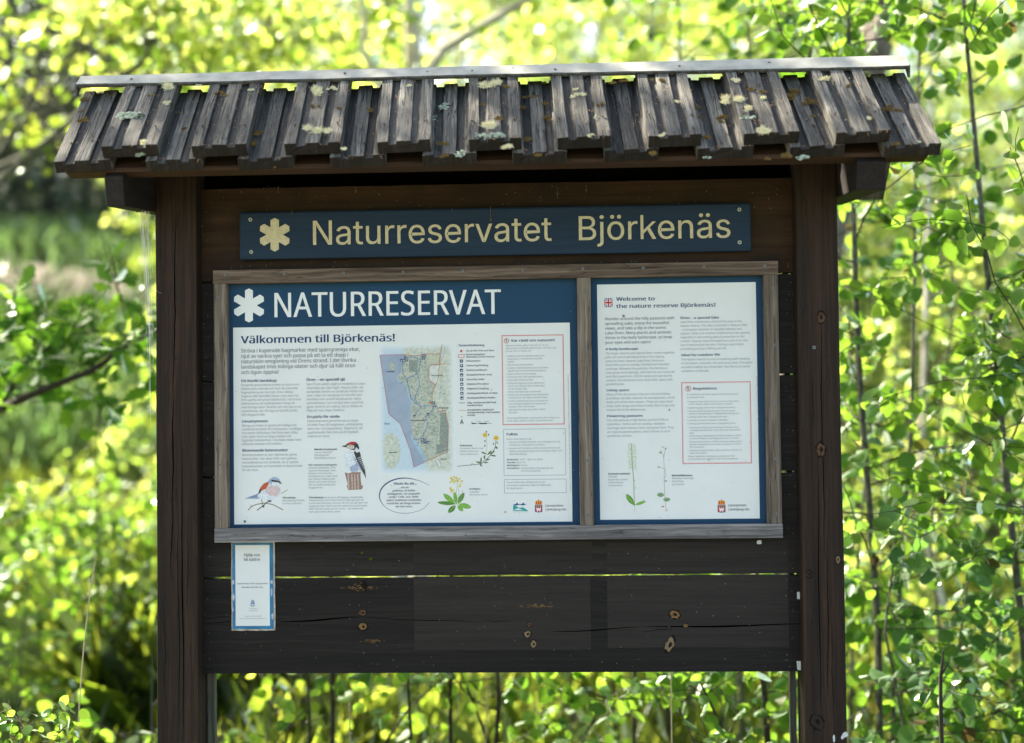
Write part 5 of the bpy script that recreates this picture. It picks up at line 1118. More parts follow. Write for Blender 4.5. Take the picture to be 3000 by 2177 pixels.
def leafmesh(name, P, D, Nn, Sz, shape, mat):
    P, D, Nn, Sz = map(np.asarray, (P, D, Nn, Sz)); D = D/np.linalg.norm(D, axis=1, keepdims=True); B = np.cross(D, Nn); B = B/np.maximum(1e-6, np.linalg.norm(B, axis=1, keepdims=True)); Nn = np.cross(B, D)
    faces = SH[shape]
    # shared verts between halves would join them into one island: weld origin & tip
    uniq = []; idx = []
    for f in faces:
        r = []
        for p in f:
            if p not in uniq: uniq.append(p)
            r.append(uniq.index(p))
        idx.append(r)
    T = np.array(uniq, float); k = len(T); n = len(P); zf = RNG.uniform(-.4, 2.6, n); cv = RNG.normal(0, .22, n)
    V_ = P[:, None, :]+Sz[:, None, None]*(T[None, :, 0, None]*B[:, None, :]+T[None, :, 1, None]*D[:, None, :]+(T[None, :, 2, None]*zf[:, None, None]-(T[None, :, 1, None]**2)*cv[:, None, None])*Nn[:, None, :])
    V_ = V_.reshape(-1, 3); me = bpy.data.meshes.new(name)
    base = np.arange(n)*k; loops = []; starts = []; tot = []
    lf = np.concatenate([np.array(r) for r in idx]); per = len(lf)
    L_ = (base[:, None]+lf[None, :]).ravel(); lens = np.array([len(r) for r in idx]); st = np.concatenate([[0], np.cumsum(lens)[:-1]]); starts = (np.arange(n)[:, None]*per+st[None, :]).ravel()
    me.vertices.add(len(V_)); me.vertices.foreach_set('co', V_.ravel().astype(np.float32)); me.loops.add(len(L_)); me.loops.foreach_set('vertex_index', L_.astype(np.int32))
    me.polygons.add(len(starts)); me.polygons.foreach_set('loop_start', starts.astype(np.int32)); me.polygons.foreach_set('loop_total', np.tile(lens, n).astype(np.int32)); me.update(calc_edges=True); me.materials.append(mat)
    return me
def link(name, me, parent=None, loc=(0, 0, 0)):
    o = bpy.data.objects.new(name, me); COL.objects.link(o); o.parent = parent; o.location = loc; return o
def copy_tree(src, loc, rz, sc, label=None, group=None):
    c = src.copy(); COL.objects.link(c); c.location = loc; c.rotation_euler = (0, 0, rz); c.scale = (sc, sc, sc*random.uniform(.9, 1.15))
    if label: c['label'] = label
    if group: c['group'] = group
    for ch in src.children:
        d = ch.copy(); COL.objects.link(d); d.parent = c
    return c
def curve(a, d, L_, n, up=.0, wob=.12, grav=0):
    P = [Vector(a)]; d = Vector(d).normalized()
    for i in range(n):
        d = (d+Vector((random.gauss(0, wob), random.gauss(0, wob), random.gauss(0, wob)+up-grav*(i/n)))).normalized(); P.append(P[-1]+d*(L_/n))
    return P
def leaf_along(P, n, off, size, LP, LD, LN, LS, hang=.6, spread=1.0, t0=.15):
    for i in range(n):
        t = t0+(1-t0)*random.random(); q = t*(len(P)-1); k = min(int(q), len(P)-2); p = P[k].lerp(P[k+1], q-k)
        a = Vector((random.gauss(0, 1), random.gauss(0, 1), random.gauss(.1, .6))).normalized()
        p2 = p+a*off*random.uniform(.5, 1.3)
        d = (a*spread+Vector((0, 0, -hang*random.uniform(.2, 1.8)))+Vector((random.gauss(0, .35), random.gauss(0, .35), random.gauss(0, .35)))).normalized()
        nn = Vector((random.gauss(0, .7), random.gauss(0, .7), random.uniform(.2, 1.0)))
        LP.append(p2[:]); LD.append(d[:]); LN.append(nn[:]); LS.append(size*random.choice((.5, .7, .85, 1, 1, 1.15, 1.3))*random.uniform(.85, 1.1)); 
def sapling(pts, rad, label, group, leafsize=.055, nb=22, blen=.55, npb=13, mat='aspen', zmin=None, zmax=None, shape='aspen', name='aspen_sapling', cat='sapling', bark='bark', twig='barkd', dirbias=None, extra=None):
    """pts: world polyline of the trunk"""
    base = Vector((pts[0][0], pts[0][1], hz(pts[0][0], pts[0][1])-.03)); e = empty(name, label, cat, base, group)
    pts = [Vector(p)-base for p in pts]; m = len(pts); mb = MB(); mb.tube(pts, [rad*(1-.62*i/(m-1)) for i in range(m)], 7)
    tw = MB(); LP, LD, LN, LS = [], [], [], []
    tot = sum((b-a).length for a, b in zip(pts[:-1], pts[1:]))
    for i in range(nb):
        t = random.uniform(.12, 1) if zmin is None else None
        q = random.uniform(.1, .99)*(m-1) if t is None else t*(m-1); k = int(q); p = pts[k].lerp(pts[min(k+1, m-1)], q-k)
        if zmin is not None and not (zmin < p.z+base.z < zmax): continue
        az = i*2.4+random.uniform(-.5, .5); d = Vector((math.cos(az), math.sin(az), random.uniform(.0, .6)))
        if dirbias: d += Vector(dirbias)
        Lb = blen*random.uniform(.5, 1.25); B_ = curve(p, d, Lb, 6, up=.03, wob=.13, grav=.12); mb.tube(B_, [rad*.22*(1-.8*j/6)+.0006 for j in range(7)], 4, 1)
        leaf_along(B_, int(npb*random.uniform(.6, 1.3)), .026, leafsize, LP, LD, LN, LS)
        for s in range(random.randint(1, 3)):
            q = B_[random.randint(1, 5)]; d2 = Vector((random.gauss(0, 1), random.gauss(0, 1), random.gauss(.1, .4))); S_ = curve(q, d2, Lb*.35, 4, wob=.15); mb.tube(S_, .0011, 3, 1); leaf_along(S_, int(npb*.5), .03, leafsize, LP, LD, LN, LS)
    link('trunk', mb.mesh('trunk', [M[bark], M[twig]]), e)
    if LP: link('crown', leafmesh('crown', LP, LD, LN, LS, shape, M[mat]), e)
    return e
def vpath(L_, Y, Y1=None):
    """photo coordinates (2268 wide) -> world points; runs bottom to top"""
    n = len(L_)-1; return [atv(u, v, Y+((Y1 or Y)-Y)*i/max(1, n)) for i, (u, v) in enumerate(L_)]
def down(P):                                   # carry a trunk on down into the ground
    a, b = P[0], P[1]; d = (a-b).normalized(); zg = hz(a.x, a.y)-.03; k = (a.z-zg)/max(.2, -d.z) if d.z < -.2 else (a.z-zg); q = a+Vector((d.x*k*.5, d.y*k*.5, zg-a.z)); return [q, a.lerp(q, .5)+Vector((.01, 0, 0))]+P if False else [q]+P
GA = 'young aspens growing just behind the notice board'
def asp(path, Y, r, label, **k): return sapling(down(vpath(path, Y)), r, label, GA, **k)
# right of the board
asp([(1948, 1700), (1945, 1390), (1925, 1120), (1908, 900), (1897, 700), (1890, 460), (1884, 200), (1875, -60), (1868, -500)], .95, .012, 'straight young aspen stem close behind the right post, leafy all the way up', nb=34, blen=.5, npb=12, leafsize=.042)
asp([(2290, 1750), (2268, 1430), (2238, 1150), (2215, 900), (2195, 700), (2172, 450), (2150, 200), (2132, -20), (2120, -500)], .85, .0125, 'tall slim grey aspen leaning left at the right edge of the picture', nb=32, blen=.45, npb=11, leafsize=.043)
asp([(2085, 1800), (2090, 1500), (2060, 1200), (2080, 950), (2110, 700), (2105, 400)], 1.7, .007, 'thin aspen between the post and the right edge, half blurred', nb=12, blen=.5, npb=8, leafsize=.05, mat='aspen_blue')
asp([(2330, 1800), (2300, 1400), (2330, 1000), (2310, 600), (2330, 200)], .6, .008, 'aspen standing outside the right edge whose twigs reach into the picture', nb=20, blen=.6, npb=10, leafsize=.043, dirbias=(-.8, 0, 0))
asp([(1990, 1900), (2000, 1600), (1960, 1400), (1990, 1150)], .75, .006, 'low bushy aspen shoot with dark green leaves beside the right post foot', nb=20, blen=.45, npb=11, leafsize=.044, mat='aspen_blue')
asp([(2150, 1950), (2140, 1650), (2120, 1450), (2150, 1250)], .9, .006, 'low aspen shoot with layered leaves in the lower right corner', nb=20, blen=.45, npb=11, leafsize=.044, mat='aspen_blue')
asp([(1880, 1700), (1890, 1380), (1905, 1180), (1930, 900)], 1.5, .008, 'blurred dark stem just right of the right post', nb=22, blen=.5, npb=11, leafsize=.055)
# upper right: foliage above the roof
asp([(1500, 1200), (1510, 600), (1505, 150), (1500, -150), (1520, -500)], 2.4, .010, 'slim aspen whose top shows above the right half of the roof', nb=24, blen=.6, npb=9, zmin=2.5, zmax=4.2, leafsize=.05)
asp([(1760, 1500), (1790, 800), (1780, 300), (1800, 0), (1790, -450)], 1.5, .011, 'aspen crown spreading above the right end of the ridge', nb=34, blen=.65, npb=10, zmin=2.25, zmax=3.6, leafsize=.048)
asp([(1640, 1500), (1650, 700), (1660, 150), (1650, -300)], 1.9, .009, 'aspen top hanging over the middle of the right roof half', nb=20, blen=.5, npb=8, zmin=2.5, zmax=3.6, leafsize=.05, mat='aspen_blue')
asp([(1980, 1500), (2020, 900), (2030, 300), (2050, -300)], 1.3, .009, 'aspen with hanging pale leaves off the right end of the roof', nb=34, blen=.5, npb=10, zmin=1.9, zmax=3.4, leafsize=.048)
# below the board, left to right
low = [((683, 1800), (686, 1600), (681, 1480), (684, 1200), (700, 900)), ((737, 1800), (737, 1600), (736, 1480), (733, 1200), (740, 850)), ((906, 1800), (911, 1640), (903, 1500), (900, 1200), (910, 900)), ((932, 1800), (930, 1600), (926, 1500), (925, 1200)), ((998, 1800), (998, 1640), (997, 1500), (1000, 1200), (990, 900)), ((1105, 1830), (1080, 1640), (1050, 1560), (1020, 1490), (960, 1350)),
       ((1098, 1800), (1099, 1640), (1104, 1560), (1102, 1480), (1110, 1100)), ((1362, 1800), (1362, 1640), (1359, 1500), (1350, 1200)), ((1404, 1800), (1404, 1640), (1406, 1500), (1400, 1200)), ((1480, 1800), (1480, 1640), (1478, 1500), (1470, 1200)), ((1640, 1800), (1612, 1640), (1575, 1560), (1540, 1490), (1480, 1380)), ((1702, 1800), (1700, 1640), (1694, 1540), (1685, 1480), (1670, 1100)), ((800, 1760), (850, 1650), (905, 1570), (960, 1520), (1000, 1480)), ((1267, 1800), (1266, 1640), (1267, 1500), (1270, 1200))]
rads = [.0042, .0068, .0042, .0036, .0058, .0042, .0062, .006, .006, .009, .0042, .0088, .0038, .006]
Ys = [1.1, 1.15, .9, 1.6, 1.0, 1.0, .95, 1.5, 1.1, 2.2, .75, .9, 1.0, 2.6]
words = ['thin dark stem', 'thicker grey stem', 'thin dark stem', 'pale thin stem', 'upright dark stem', 'arching thin stem', 'dark stem', 'blurred grey stem', 'slender stem', 'wide blurred stem', 'leaning dark twiggy stem', 'stout grey aspen stem', 'slanting thin branch', 'faint distant stem']
wh = ['first from the left under the planks', 'second from the left under the planks', 'third from the left under the planks', 'just right of the third under the planks', 'fourth upright under the planks', 'bending right beside the middle stems under the planks', 'upright at the middle under the planks', 'right of the middle under the planks', 'among the leaves right of the middle', 'behind the leaves left of the slanting twigs', 'in the leafy part under the right of the planks', 'close to the right post under the planks', 'crossing between second and third upright stems', 'far behind the middle gap under the planks']
for i, (p, r, Y) in enumerate(zip(low, rads, Ys)):
    right = p[1][0] > 1000
    asp(list(p), Y, r*1.45, words[i]+' '+wh[i], bark='barkd', nb=5 if right else 3, blen=.36 if right else .3, npb=9 if right else 5, zmin=.3, zmax=1.2, leafsize=.042 if right else .036)
for (p, Y, lab) in (([(1300, 1850), (1290, 1640), (1330, 1560), (1400, 1510)], .9, 'leafy aspen shoot filling the gap right of the middle under the planks'), ([(1560, 1850), (1540, 1650), (1500, 1560), (1480, 1500)], .7, 'leafy aspen shoot with toothed leaves low under the planks at right'), ([(1620, 1850), (1650, 1700), (1640, 1600), (1620, 1510)], 1.0, 'leafy shoot just left of the stout aspen stem')):
    asp(p, Y, .004, lab, nb=7, blen=.34, npb=9, leafsize=.043, zmin=.3, zmax=1.15)
# left side thin stems
for (p, Y, r, lab, kw) in (([(235, 1800), (225, 1500), (222, 1300), (215, 1000), (225, 750)], 3.4, .010, 'blurred slender stem left of the left post', dict(mat='hazel')), ([(262, 1800), (250, 1640), (235, 1480), (260, 1350), (300, 1100)], 3.0, .008, 'blurred forked stem between the straw and the left post', dict(mat='aspen')), ([(60, 1800), (40, 1500), (60, 1300), (40, 1150)], 2.6, .006, 'blurred leafy sapling near the left edge', dict(mat='aspen')), ([(150, 1800), (140, 1500), (130, 1300), (150, 1150)], 3.6, .007, 'dark green blurred sapling behind the straw', dict(mat='aspen')), ([(338, 1700), (336, 1560), (338, 1450)], 1.2, .004, 'dark twig hugging the left post', dict(mat='aspen', nb=5)), ([(600, 1850), (590, 1650), (600, 1560), (590, 1500)], 1.7, .004, 'soft green shoot right of the left post foot', dict(mat='hazel', nb=7)), ([(520, 1850), (510, 1650), (520, 1560), (500, 1500)], 2.4, .004, 'blurred low shoot beside the left cleat', dict(mat='aspen', nb=8))):
    sapling(down(vpath(p, Y)), r, lab, 'blurred saplings at the left', leafsize=.05, nb=kw.pop('nb', 20), blen=.5, npb=8, zmin=.2, zmax=1.3, **kw)

# oak: trunk just outside the left edge, long branch reaching in front of the hillside
ob = Vector((-3.1, 1.6, 0)); oz = hz(ob.x, ob.y); oak = empty('oak_tree', 'young oak whose long leafy branch reaches in from the left edge towards the left post', 'oak', (ob.x, ob.y, oz))
mb = MB(); mb.tube([(0, 0, -.1), (.02, 0, .6), (-.04, .03, 1.3), (.03, 0, 2.2), (0, .05, 3.2), (.1, 0, 4.2)], [.085, .07, .06, .05, .035, .015], 9)
LP, LD, LN, LS = [], [], [], []
o_ = Vector((ob.x, ob.y, oz))
def oakbranch(P, r, n, tw=9, tl=.3, up=.35):
    P = [p-o_ for p in P]; mb.tube(P, [r*(1-.75*i/(len(P)-1)) for i in range(len(P))], 6)
    for i in range(tw):
        q = random.uniform(.25, 1)*(len(P)-1); k = min(int(q), len(P)-2); a = P[k].lerp(P[k+1], q-k); t = curve(a, (random.gauss(.2, .7), random.gauss(0, .6), random.gauss(up, .4)), tl*random.uniform(.5, 1.2), 4, wob=.15); mb.tube(t, .0022, 3)
        for c in range(3):
            leaf_along(t, n, .02, .078, LP, LD, LN, LS, hang=.15, spread=1.3, t0=.3)
main = [Vector((ob.x, ob.y, .95)), atv(-200, 985, 1.6), atv(0, 905, 1.6), atv(100, 862, 1.58), atv(200, 822, 1.55), atv(275, 770, 1.52), atv(335, 735, 1.5), atv(372, 720, 1.5)]
oakbranch(main, .018, 3, 24, .32); oakbranch([main[2], atv(60, 800, 1.65), atv(160, 740, 1.7), atv(260, 730, 1.75)], .008, 3, 12, .26); oakbranch([main[1], atv(-60, 800, 1.8), atv(30, 740, 1.8), atv(90, 720, 1.8)], .008, 3, 10, .26)
for k in range(7): oakbranch(curve(o_+Vector((0, 0, 1.6+k*.35)), (math.cos(k*2.2), math.sin(k*2.2), .25), 1.1, 6, wob=.1), .012, 3, 10, .35)
link('trunk', mb.mesh('trunk', M['barkd']), oak); link('crown', leafmesh('crown', LP, LD, LN, LS, 'oak', M['oakl']), oak)
# straw stalks
def straw(path, Y, r, label, name='grass_stalk'):
    P = down(vpath(path, Y)); base = P[0].copy(); mb = MB(); Q = [p-base for p in P]; mb.tube(Q, [r]*(len(Q)-1)+[r*.5], 5)
    for i in range(26):
        t = random.uniform(.0, 1); p = Q[-1].lerp(Q[-2], t*.9); a = Vector((random.gauss(0, .3), random.gauss(0, .3), 1)).normalized()*.012; s = Vector((.0016, 0, 0)); mb.face([p, p+a*.5+s, p+a, p+a*.5-s])
    o = mb.build(name, M['straw'], None); o.location = base; return tag(o, label, 'grass stalk', 'dry grass stalks')
straw([(171, 1700), (176, 1560), (186, 1430), (200, 1310), (213, 1235)], .25, .0016, 'long pale dry stalk bending up in front of the bushes at left')
straw([(1488, 1760), (1488, 1640), (1487, 1560), (1487, 1490), (1487, 1400)], .35, .0018, 'straight pale dry stalk in front of the leaves under the planks at right')
straw([(778, 1760), (776, 1640), (774, 1550)], .5, .0012, 'short pale stalk under the planks near the left')
straw([(1075, 1700), (1077, 1600), (1082, 1520)], .9, .0016, 'green seed spike under the middle of the planks')
# broken dark stump twig lower right
def twig(): 
    P = down(vpath([(2090, 1760), (2084, 1600), (2083, 1500), (2090, 1440)], .3)); b = P[0].copy(); mb = MB(); mb.tube([p-b for p in P], [.007, .006, .005, .0045, .002], 6); mb.tube([P[-2]-b, P[-1]-b+Vector((.012, 0, -.025))], [.003, .001], 5); o = mb.build('dead_twig', M['barkd'], None, smooth=True); o.location = b; tag(o, 'dark broken upright twig in the lower right foliage', 'twig')
twig()
# near-edge small plants, lower left corner
for (x, y, Y, lab) in ((40, 1640, .1, 'small sharp leafy sprig at the bottom left corner'), (130, 1625, .05, 'second leafy sprig right of the corner sprig'), (200, 1660, .1, 'thin curling sprig by the pale dry stalk')):
    p = atv(x, y, Y); e = sapling([Vector((p.x+.05, p.y, hz(p.x, p.y))), Vector((p.x+.02, p.y, p.z-.2)), p, p+Vector((.01, 0, .06))], .002, lab, 'sprigs in the lower left corner', leafsize=.024, nb=7, blen=.09, npb=5, zmin=.3, zmax=2, mat='aspen', shape='round', name='leafy_sprig', cat='sprig')

# ---- copies: bushes, trees
def make_bush(seed, mat, h=1.6, nst=9, nl=1500, size=.06, shape='round', label='', name='leafy_bush', cat='bush', spread=.75, bark='barkd'):
    random.seed(seed); e = empty(name, label, cat); mb = MB(); LP, LD, LN, LS = [], [], [], []
    per = nl//(nst*5)
    for i in range(nst):
        a = i*2.4; P = curve((math.cos(a)*.08, math.sin(a)*.08, -.05), (math.cos(a)*spread*random.uniform(.3, 1), math.sin(a)*spread*random.uniform(.3, 1), 1), h*random.uniform(.7, 1.15), 8, wob=.09); mb.tube(P, [.011*(1-.8*j/8)+.001 for j in range(9)], 5)
        for j in range(5):
            q = P[random.randint(2, 8)]; T_ = curve(q, (random.gauss(0, 1), random.gauss(0, 1), random.gauss(.2, .4)), h*.28, 4, wob=.15); mb.tube(T_, .0025, 3); leaf_along(T_, per, .05, size, LP, LD, LN, LS)
    link('stems', mb.mesh('stems', M[bark]), e); link('crown', leafmesh('crown', LP, LD, LN, LS, shape, M[mat]), e); return e
def make_tree(seed, mat, h=9, cr=2.4, z0=.28, nl=9000, size=.10, shape='hex', rad=.11, label='', bark='barkl', name='broadleaf_tree', nlimb=26, twigs=6, sig=.16):
    random.seed(seed); e = empty(name, label, 'tree'); mb = MB(); LP, LD, LN, LS = [], [], [], []
    T_ = curve((0, 0, -.2), (0, 0, 1), h, 12, wob=.04); mb.tube(T_, [rad*(1-.85*j/12) for j in range(13)], 9)
    per = max(1, nl//(nlimb*twigs))
    for i in range(nlimb):
        t = z0+(1-z0)*(i+.5)/nlimb; q = t*12; k = min(int(q), 11); p = T_[k].lerp(T_[k+1], q-k); prof = math.sin(math.pi*min(1, (t-z0)/(1-z0)*.85+.15))**.6
        az = i*2.4+random.uniform(-.4, .4); B_ = curve(p, (math.cos(az), math.sin(az), random.uniform(.15, .7)), cr*prof*random.uniform(.6, 1.15), 6, wob=.12, grav=.05); mb.tube(B_, [rad*.3*(1-.85*j/6) for j in range(7)], 5)
        for s in range(twigs):
            q = B_[random.randint(2, 6)]; W_ = curve(q, (random.gauss(0, 1), random.gauss(0, 1), random.gauss(.1, .5)), cr*.30, 3, wob=.2); mb.tube(W_, .006, 3); leaf_along(W_, per, sig, size, LP, LD, LN, LS)
    link('trunk', mb.mesh('trunk', M[bark]), e); link('crown', leafmesh('crown', LP, LD, LN, LS, shape, M[mat]), e); return e
def make_conifer(seed, h=14, cr=2.6, label=''):
    random.seed(seed); e = empty('spruce_tree', label, 'tree'); mb = MB(); LP, LD, LN, LS = [], [], [], []
    mb.tube([(0, 0, -.2), (0, 0, h*.5), (.05, 0, h)], [.2, .12, .02], 8)
    for i in range(90):
        z = h*(.05+.93*i/90); az = i*2.4; L_ = cr*(1-(z/h)**1.3)+.15; P = curve((0, 0, z), (math.cos(az), math.sin(az), .05), L_, 5, wob=.06, grav=.12); mb.tube(P, [.03*(1-.8*j/5) for j in range(6)], 4); leaf_along(P, int(70*L_/cr)+12, .14, .34, LP, LD, LN, LS, hang=.5, t0=.1)
    link('trunk', mb.mesh('trunk', M['barkd']), e); link('crown', leafmesh('crown', LP, LD, LN, LS, 'needle', M['darkleaf']), e); return e
b1 = make_bush(101, 'lime', 1.5, 10, 1500, .062, label='sunlit yellow green bush'); b2 = make_bush(102, 'hazel', 1.9, 9, 1500, .07, label='mid green bush'); b3 = make_bush(103, 'aspen', 1.4, 10, 1400, .058, label='deep green bush'); b4 = make_bush(104, 'lime', 2.3, 9, 1700, .058, label='tall bright bush', spread=.5)
t1 = make_tree(201, 'lime', 9, 2.3, .14, 9000, .085, label='sunlit tree'); t2 = make_tree(202, 'hazel', 10, 2.5, .18, 9000, .09, label='green tree', bark='bark'); t3 = make_tree(203, 'lime', 7, 2.0, .10, 7500, .075, label='young bright tree'); sp = make_conifer(301, label='dark spruce')
GBs = 'sunlit bushes in the blurred undergrowth'; GT = 'trees in the blurred wood'; GS = 'dark spruces on the hill'
def xat(uv, Y): return atv(uv, 900, Y).x
def place(src, u, Y, sc, label, group, first=[]):
    x = xat(u, Y); loc = (x, Y, hz(x, Y)-.03)
    if src not in first:
        first.append(src); src.location = loc; src.scale = (sc,)*3; src.rotation_euler = (0, 0, random.uniform(0, 6)); src['label'] = label; src['group'] = group; return src
    return copy_tree(src, loc, random.uniform(0, 6.28), sc, label, group)
random.seed(77)
BLAB = {0: 'blurred yellow green bush glowing in the sun behind the board', 1: 'blurred mid green bush in the undergrowth behind the board', 2: 'blurred deep green bush in the undergrowth behind the board', 3: 'tall blurred bright bush rising behind the board'}
B_ = [b1, b2, b3, b4]
def bushes(lst, Y0, Y1, sc):
    for u, k in lst: place(B_[k], u+random.uniform(-25, 25), random.uniform(Y0, Y1), sc*random.uniform(.8, 1.15), BLAB[k], GBs)
bushes([(-150, 2), (60, 2), (200, 2), (310, 2), (470, 1)], 3.4, 4.4, .6)
bushes([(-60, 2), (120, 2), (270, 2), (10, 1)], 5.0, 6.4, .7)
bushes([(330, 0), (560, 0), (760, 0), (960, 0), (1150, 0), (1350, 0), (1550, 0), (1750, 3), (1890, 0), (2000, 3), (2120, 0), (2240, 3), (2380, 0)], 6.6, 8.4, .85)
bushes([(1850, 3), (1960, 3), (2070, 3), (2180, 3), (2300, 3), (1200, 3), (800, 3), (1500, 3), (560, 1)], 9.5, 12, 1.15)
bushes([(1900, 0), (2050, 3), (2200, 3)], 13, 15, 1.5)
TLAB = {0: 'blurred tree with glowing yellow green leaves behind the board', 1: 'blurred green tree in the wood behind the board', 2: 'young blurred tree with bright leaves behind the board'}
T3 = [t1, t2, t3]; TH_ = (9, 10, 7)
for u, Y, k, f in ((560, 12, 2, .95), (760, 13.0, 1, 1), (1200, 12, 0, 1), (1440, 11.5, 2, 1), (1680, 10.5, 1, 1), (1880, 13, 2, .9), (2080, 14.0, 1, .8), (2290, 12.5, 2, .8), (1050, 15, 0, 1.1), (1340, 15, 2, 1.05), (640, 15, 0, 1), (420, 17, 1, .8), (1560, 18, 0, 1), (1800, 20, 1, .95), (2200, 21, 0, .75), (860, 22, 1, 1.1), (1180, 24, 0, 1.1), (600, 26, 0, 1), (1980, 27, 0, .85), (2380, 25, 1, .8), (360, 28, 0, .8), (1450, 29, 1, 1.1), (760, 32, 0, 1.1), (1040, 33, 1, 1.1), (1700, 33, 0, 1), (2120, 34, 1, .8)):
    hh = (1.45+.33*(Y+3.15)+.4-hz(xat(u, Y), Y))*f
    place(T3[k], u, Y, max(.35, hh/TH_[k]), TLAB[k], GT)
for u, Y, sc in ((-120, 30, 1.0), (20, 33, 1.1), (110, 31, .95), (190, 35, 1.05), (-40, 38, 1.2), (290, 37, 1.0), (-250, 33, 1.1), (400, 40, 1.0), (520, 38, .9), (1250, 44, 1.0), (1600, 46, 1.0), (900, 45, 1.0), (1900, 50, .9), (2350, 48, 1.0), (80, 42, 1.2), (230, 44, 1.2), (-480, 31, 1.0), (-760, 34, 1.2), (-1050, 30, 1.0), (-1350, 35, 1.1), (-1700, 33, 1.2)): place(sp, u, Y, sc, 'tall dark spruce far off on the wooded hill', GS)

# big grey trunk seen above the right end of the roof
mb = MB(); Yb = 4.6; P = [atv(1700, 1500, Yb), atv(1745, 900, Yb), atv(1880, 300, Yb), atv(1968, 0, Yb), atv(1960, -500, Yb), atv(1950, -1200, Yb)]; P[0].z = hz(P[0].x, Yb)-.1; bs = P[0].copy()
e = empty('old_tree', 'thick grey blurred trunk above the right end of the ridge', 'tree', bs); mb.tube([p-bs for p in P], [.13, .115, .105, .10, .09, .06], 12); q = P[3]-bs
mb.tube([q, atv(1930, 110, Yb-.2)-bs, atv(1880, 145, Yb-.3)-bs], [.05, .035, .02], 7); link('trunk', mb.mesh('trunk', M['barkbig']), e)
LP, LD, LN, LS = [], [], [], []
tw = MB()
for i in range(26):
    p = P[4].lerp(P[5], random.random())-bs; T_ = curve(p, (math.cos(i*2.4), math.sin(i*2.4), .3), 1.8, 5, wob=.12); tw.tube(T_, [.03, .025, .02, .015, .01, .006], 5); leaf_along(T_, 60, .3, .07, LP, LD, LN, LS)
link('limbs', tw.mesh('limbs', M['bark']), e); link('crown', leafmesh('crown', LP, LD, LN, LS, 'round', M['aspen']), e)
# pale bent branches above the roof: a leaning birch
mb = MB(); Yb = 3.9; b0 = atv(960, 170, Yb); bs = Vector((b0.x-.25, Yb, hz(b0.x-.25, Yb)-.05)); e = empty('leaning_birch', 'small birch with pale forked branches just above the middle of the ridge', 'tree', bs)
Pq = [bs, bs+Vector((.1, 0, 1.2)), atv(935, 185, Yb), atv(980, 110, Yb), atv(1055, 65, Yb), atv(1130, 20, Yb), atv(1230, -40, Yb)]; mb.tube([p-bs for p in Pq], [.045, .04, .034, .03, .026, .022, .014], 7)
mb.tube([p-bs for p in (bs+Vector((-.02, 0, .9)), atv(845, 200, Yb), atv(825, 150, Yb), atv(800, 110, Yb), atv(810, 60, Yb), atv(795, -20, Yb))], [.025, .018, .018, .016, .014, .01], 6)
link('trunk', mb.mesh('trunk', M['barkl']), e); LP, LD, LN, LS = [], [], [], []
for a, b in ((Pq[4], Pq[6]), (atv(810, 60, Yb), atv(795, -60, Yb))):
    for i in range(14): T_ = curve(a.lerp(b, random.random())-bs, (random.gauss(0, 1), random.gauss(0, 1), random.gauss(-.1, .5)), .7, 4, wob=.15); leaf_along(T_, 8, .05, .06, LP, LD, LN, LS)
link('crown', leafmesh('crown', LP, LD, LN, LS, 'round', M['lime']), e)
# straight pale trunk rising behind the ridge left of the middle
Yb = 4.4; P = [atv(935, 1900, Yb), atv(930, 1200, Yb), atv(925, 500, Yb), atv(915, 170, Yb), atv(912, 0, Yb), atv(905, -350, Yb), atv(912, -900, Yb)]; P[0].z = hz(P[0].x, Yb)-.1; bs = P[0].copy()
e = empty('pale_trunk_tree', 'slim tree with a pale straight trunk behind the ridge left of its middle', 'tree', bs); mb = MB(); mb.tube([p-bs for p in P], [.06, .055, .047, .043, .042, .036, .02], 10)
LP, LD, LN, LS = [], [], [], []
for i in range(30):
    a = P[5].lerp(P[6], random.random())-bs; T_ = curve(a, (math.cos(i*2.4), math.sin(i*2.4), .25), 1.3, 5, wob=.12); mb.tube(T_, [.015, .012, .01, .008, .006, .003], 4); leaf_along(T_, 60, .16, .07, LP, LD, LN, LS)
link('trunk', mb.mesh('trunk', M['barkl']), e); link('crown', leafmesh('crown', LP, LD, LN, LS, 'round', M['hazel']), e)
# white birch stem in the lower right
Yb = 3.4; P = [atv(2150, 1900, Yb), atv(2105, 1500, Yb), atv(2096, 1380, Yb), atv(2075, 1290, Yb), atv(2050, 1200, Yb), atv(2040, 1000, Yb), atv(2050, 700, Yb), atv(2060, 300, Yb), atv(2070, -200, Yb)]; P[0].z = hz(P[0].x, Yb)-.05
M['birchbark'] = plain('white_birch_bark', (.55, .50, .44), .7, .2, 0, .35, 9)
sapling(P, .022, 'white blurred birch stem bending behind the leaves at lower right', None, leafsize=.045, nb=50, blen=.8, npb=12, mat='lime', shape='round', name='birch_sapling', bark='birchbark')

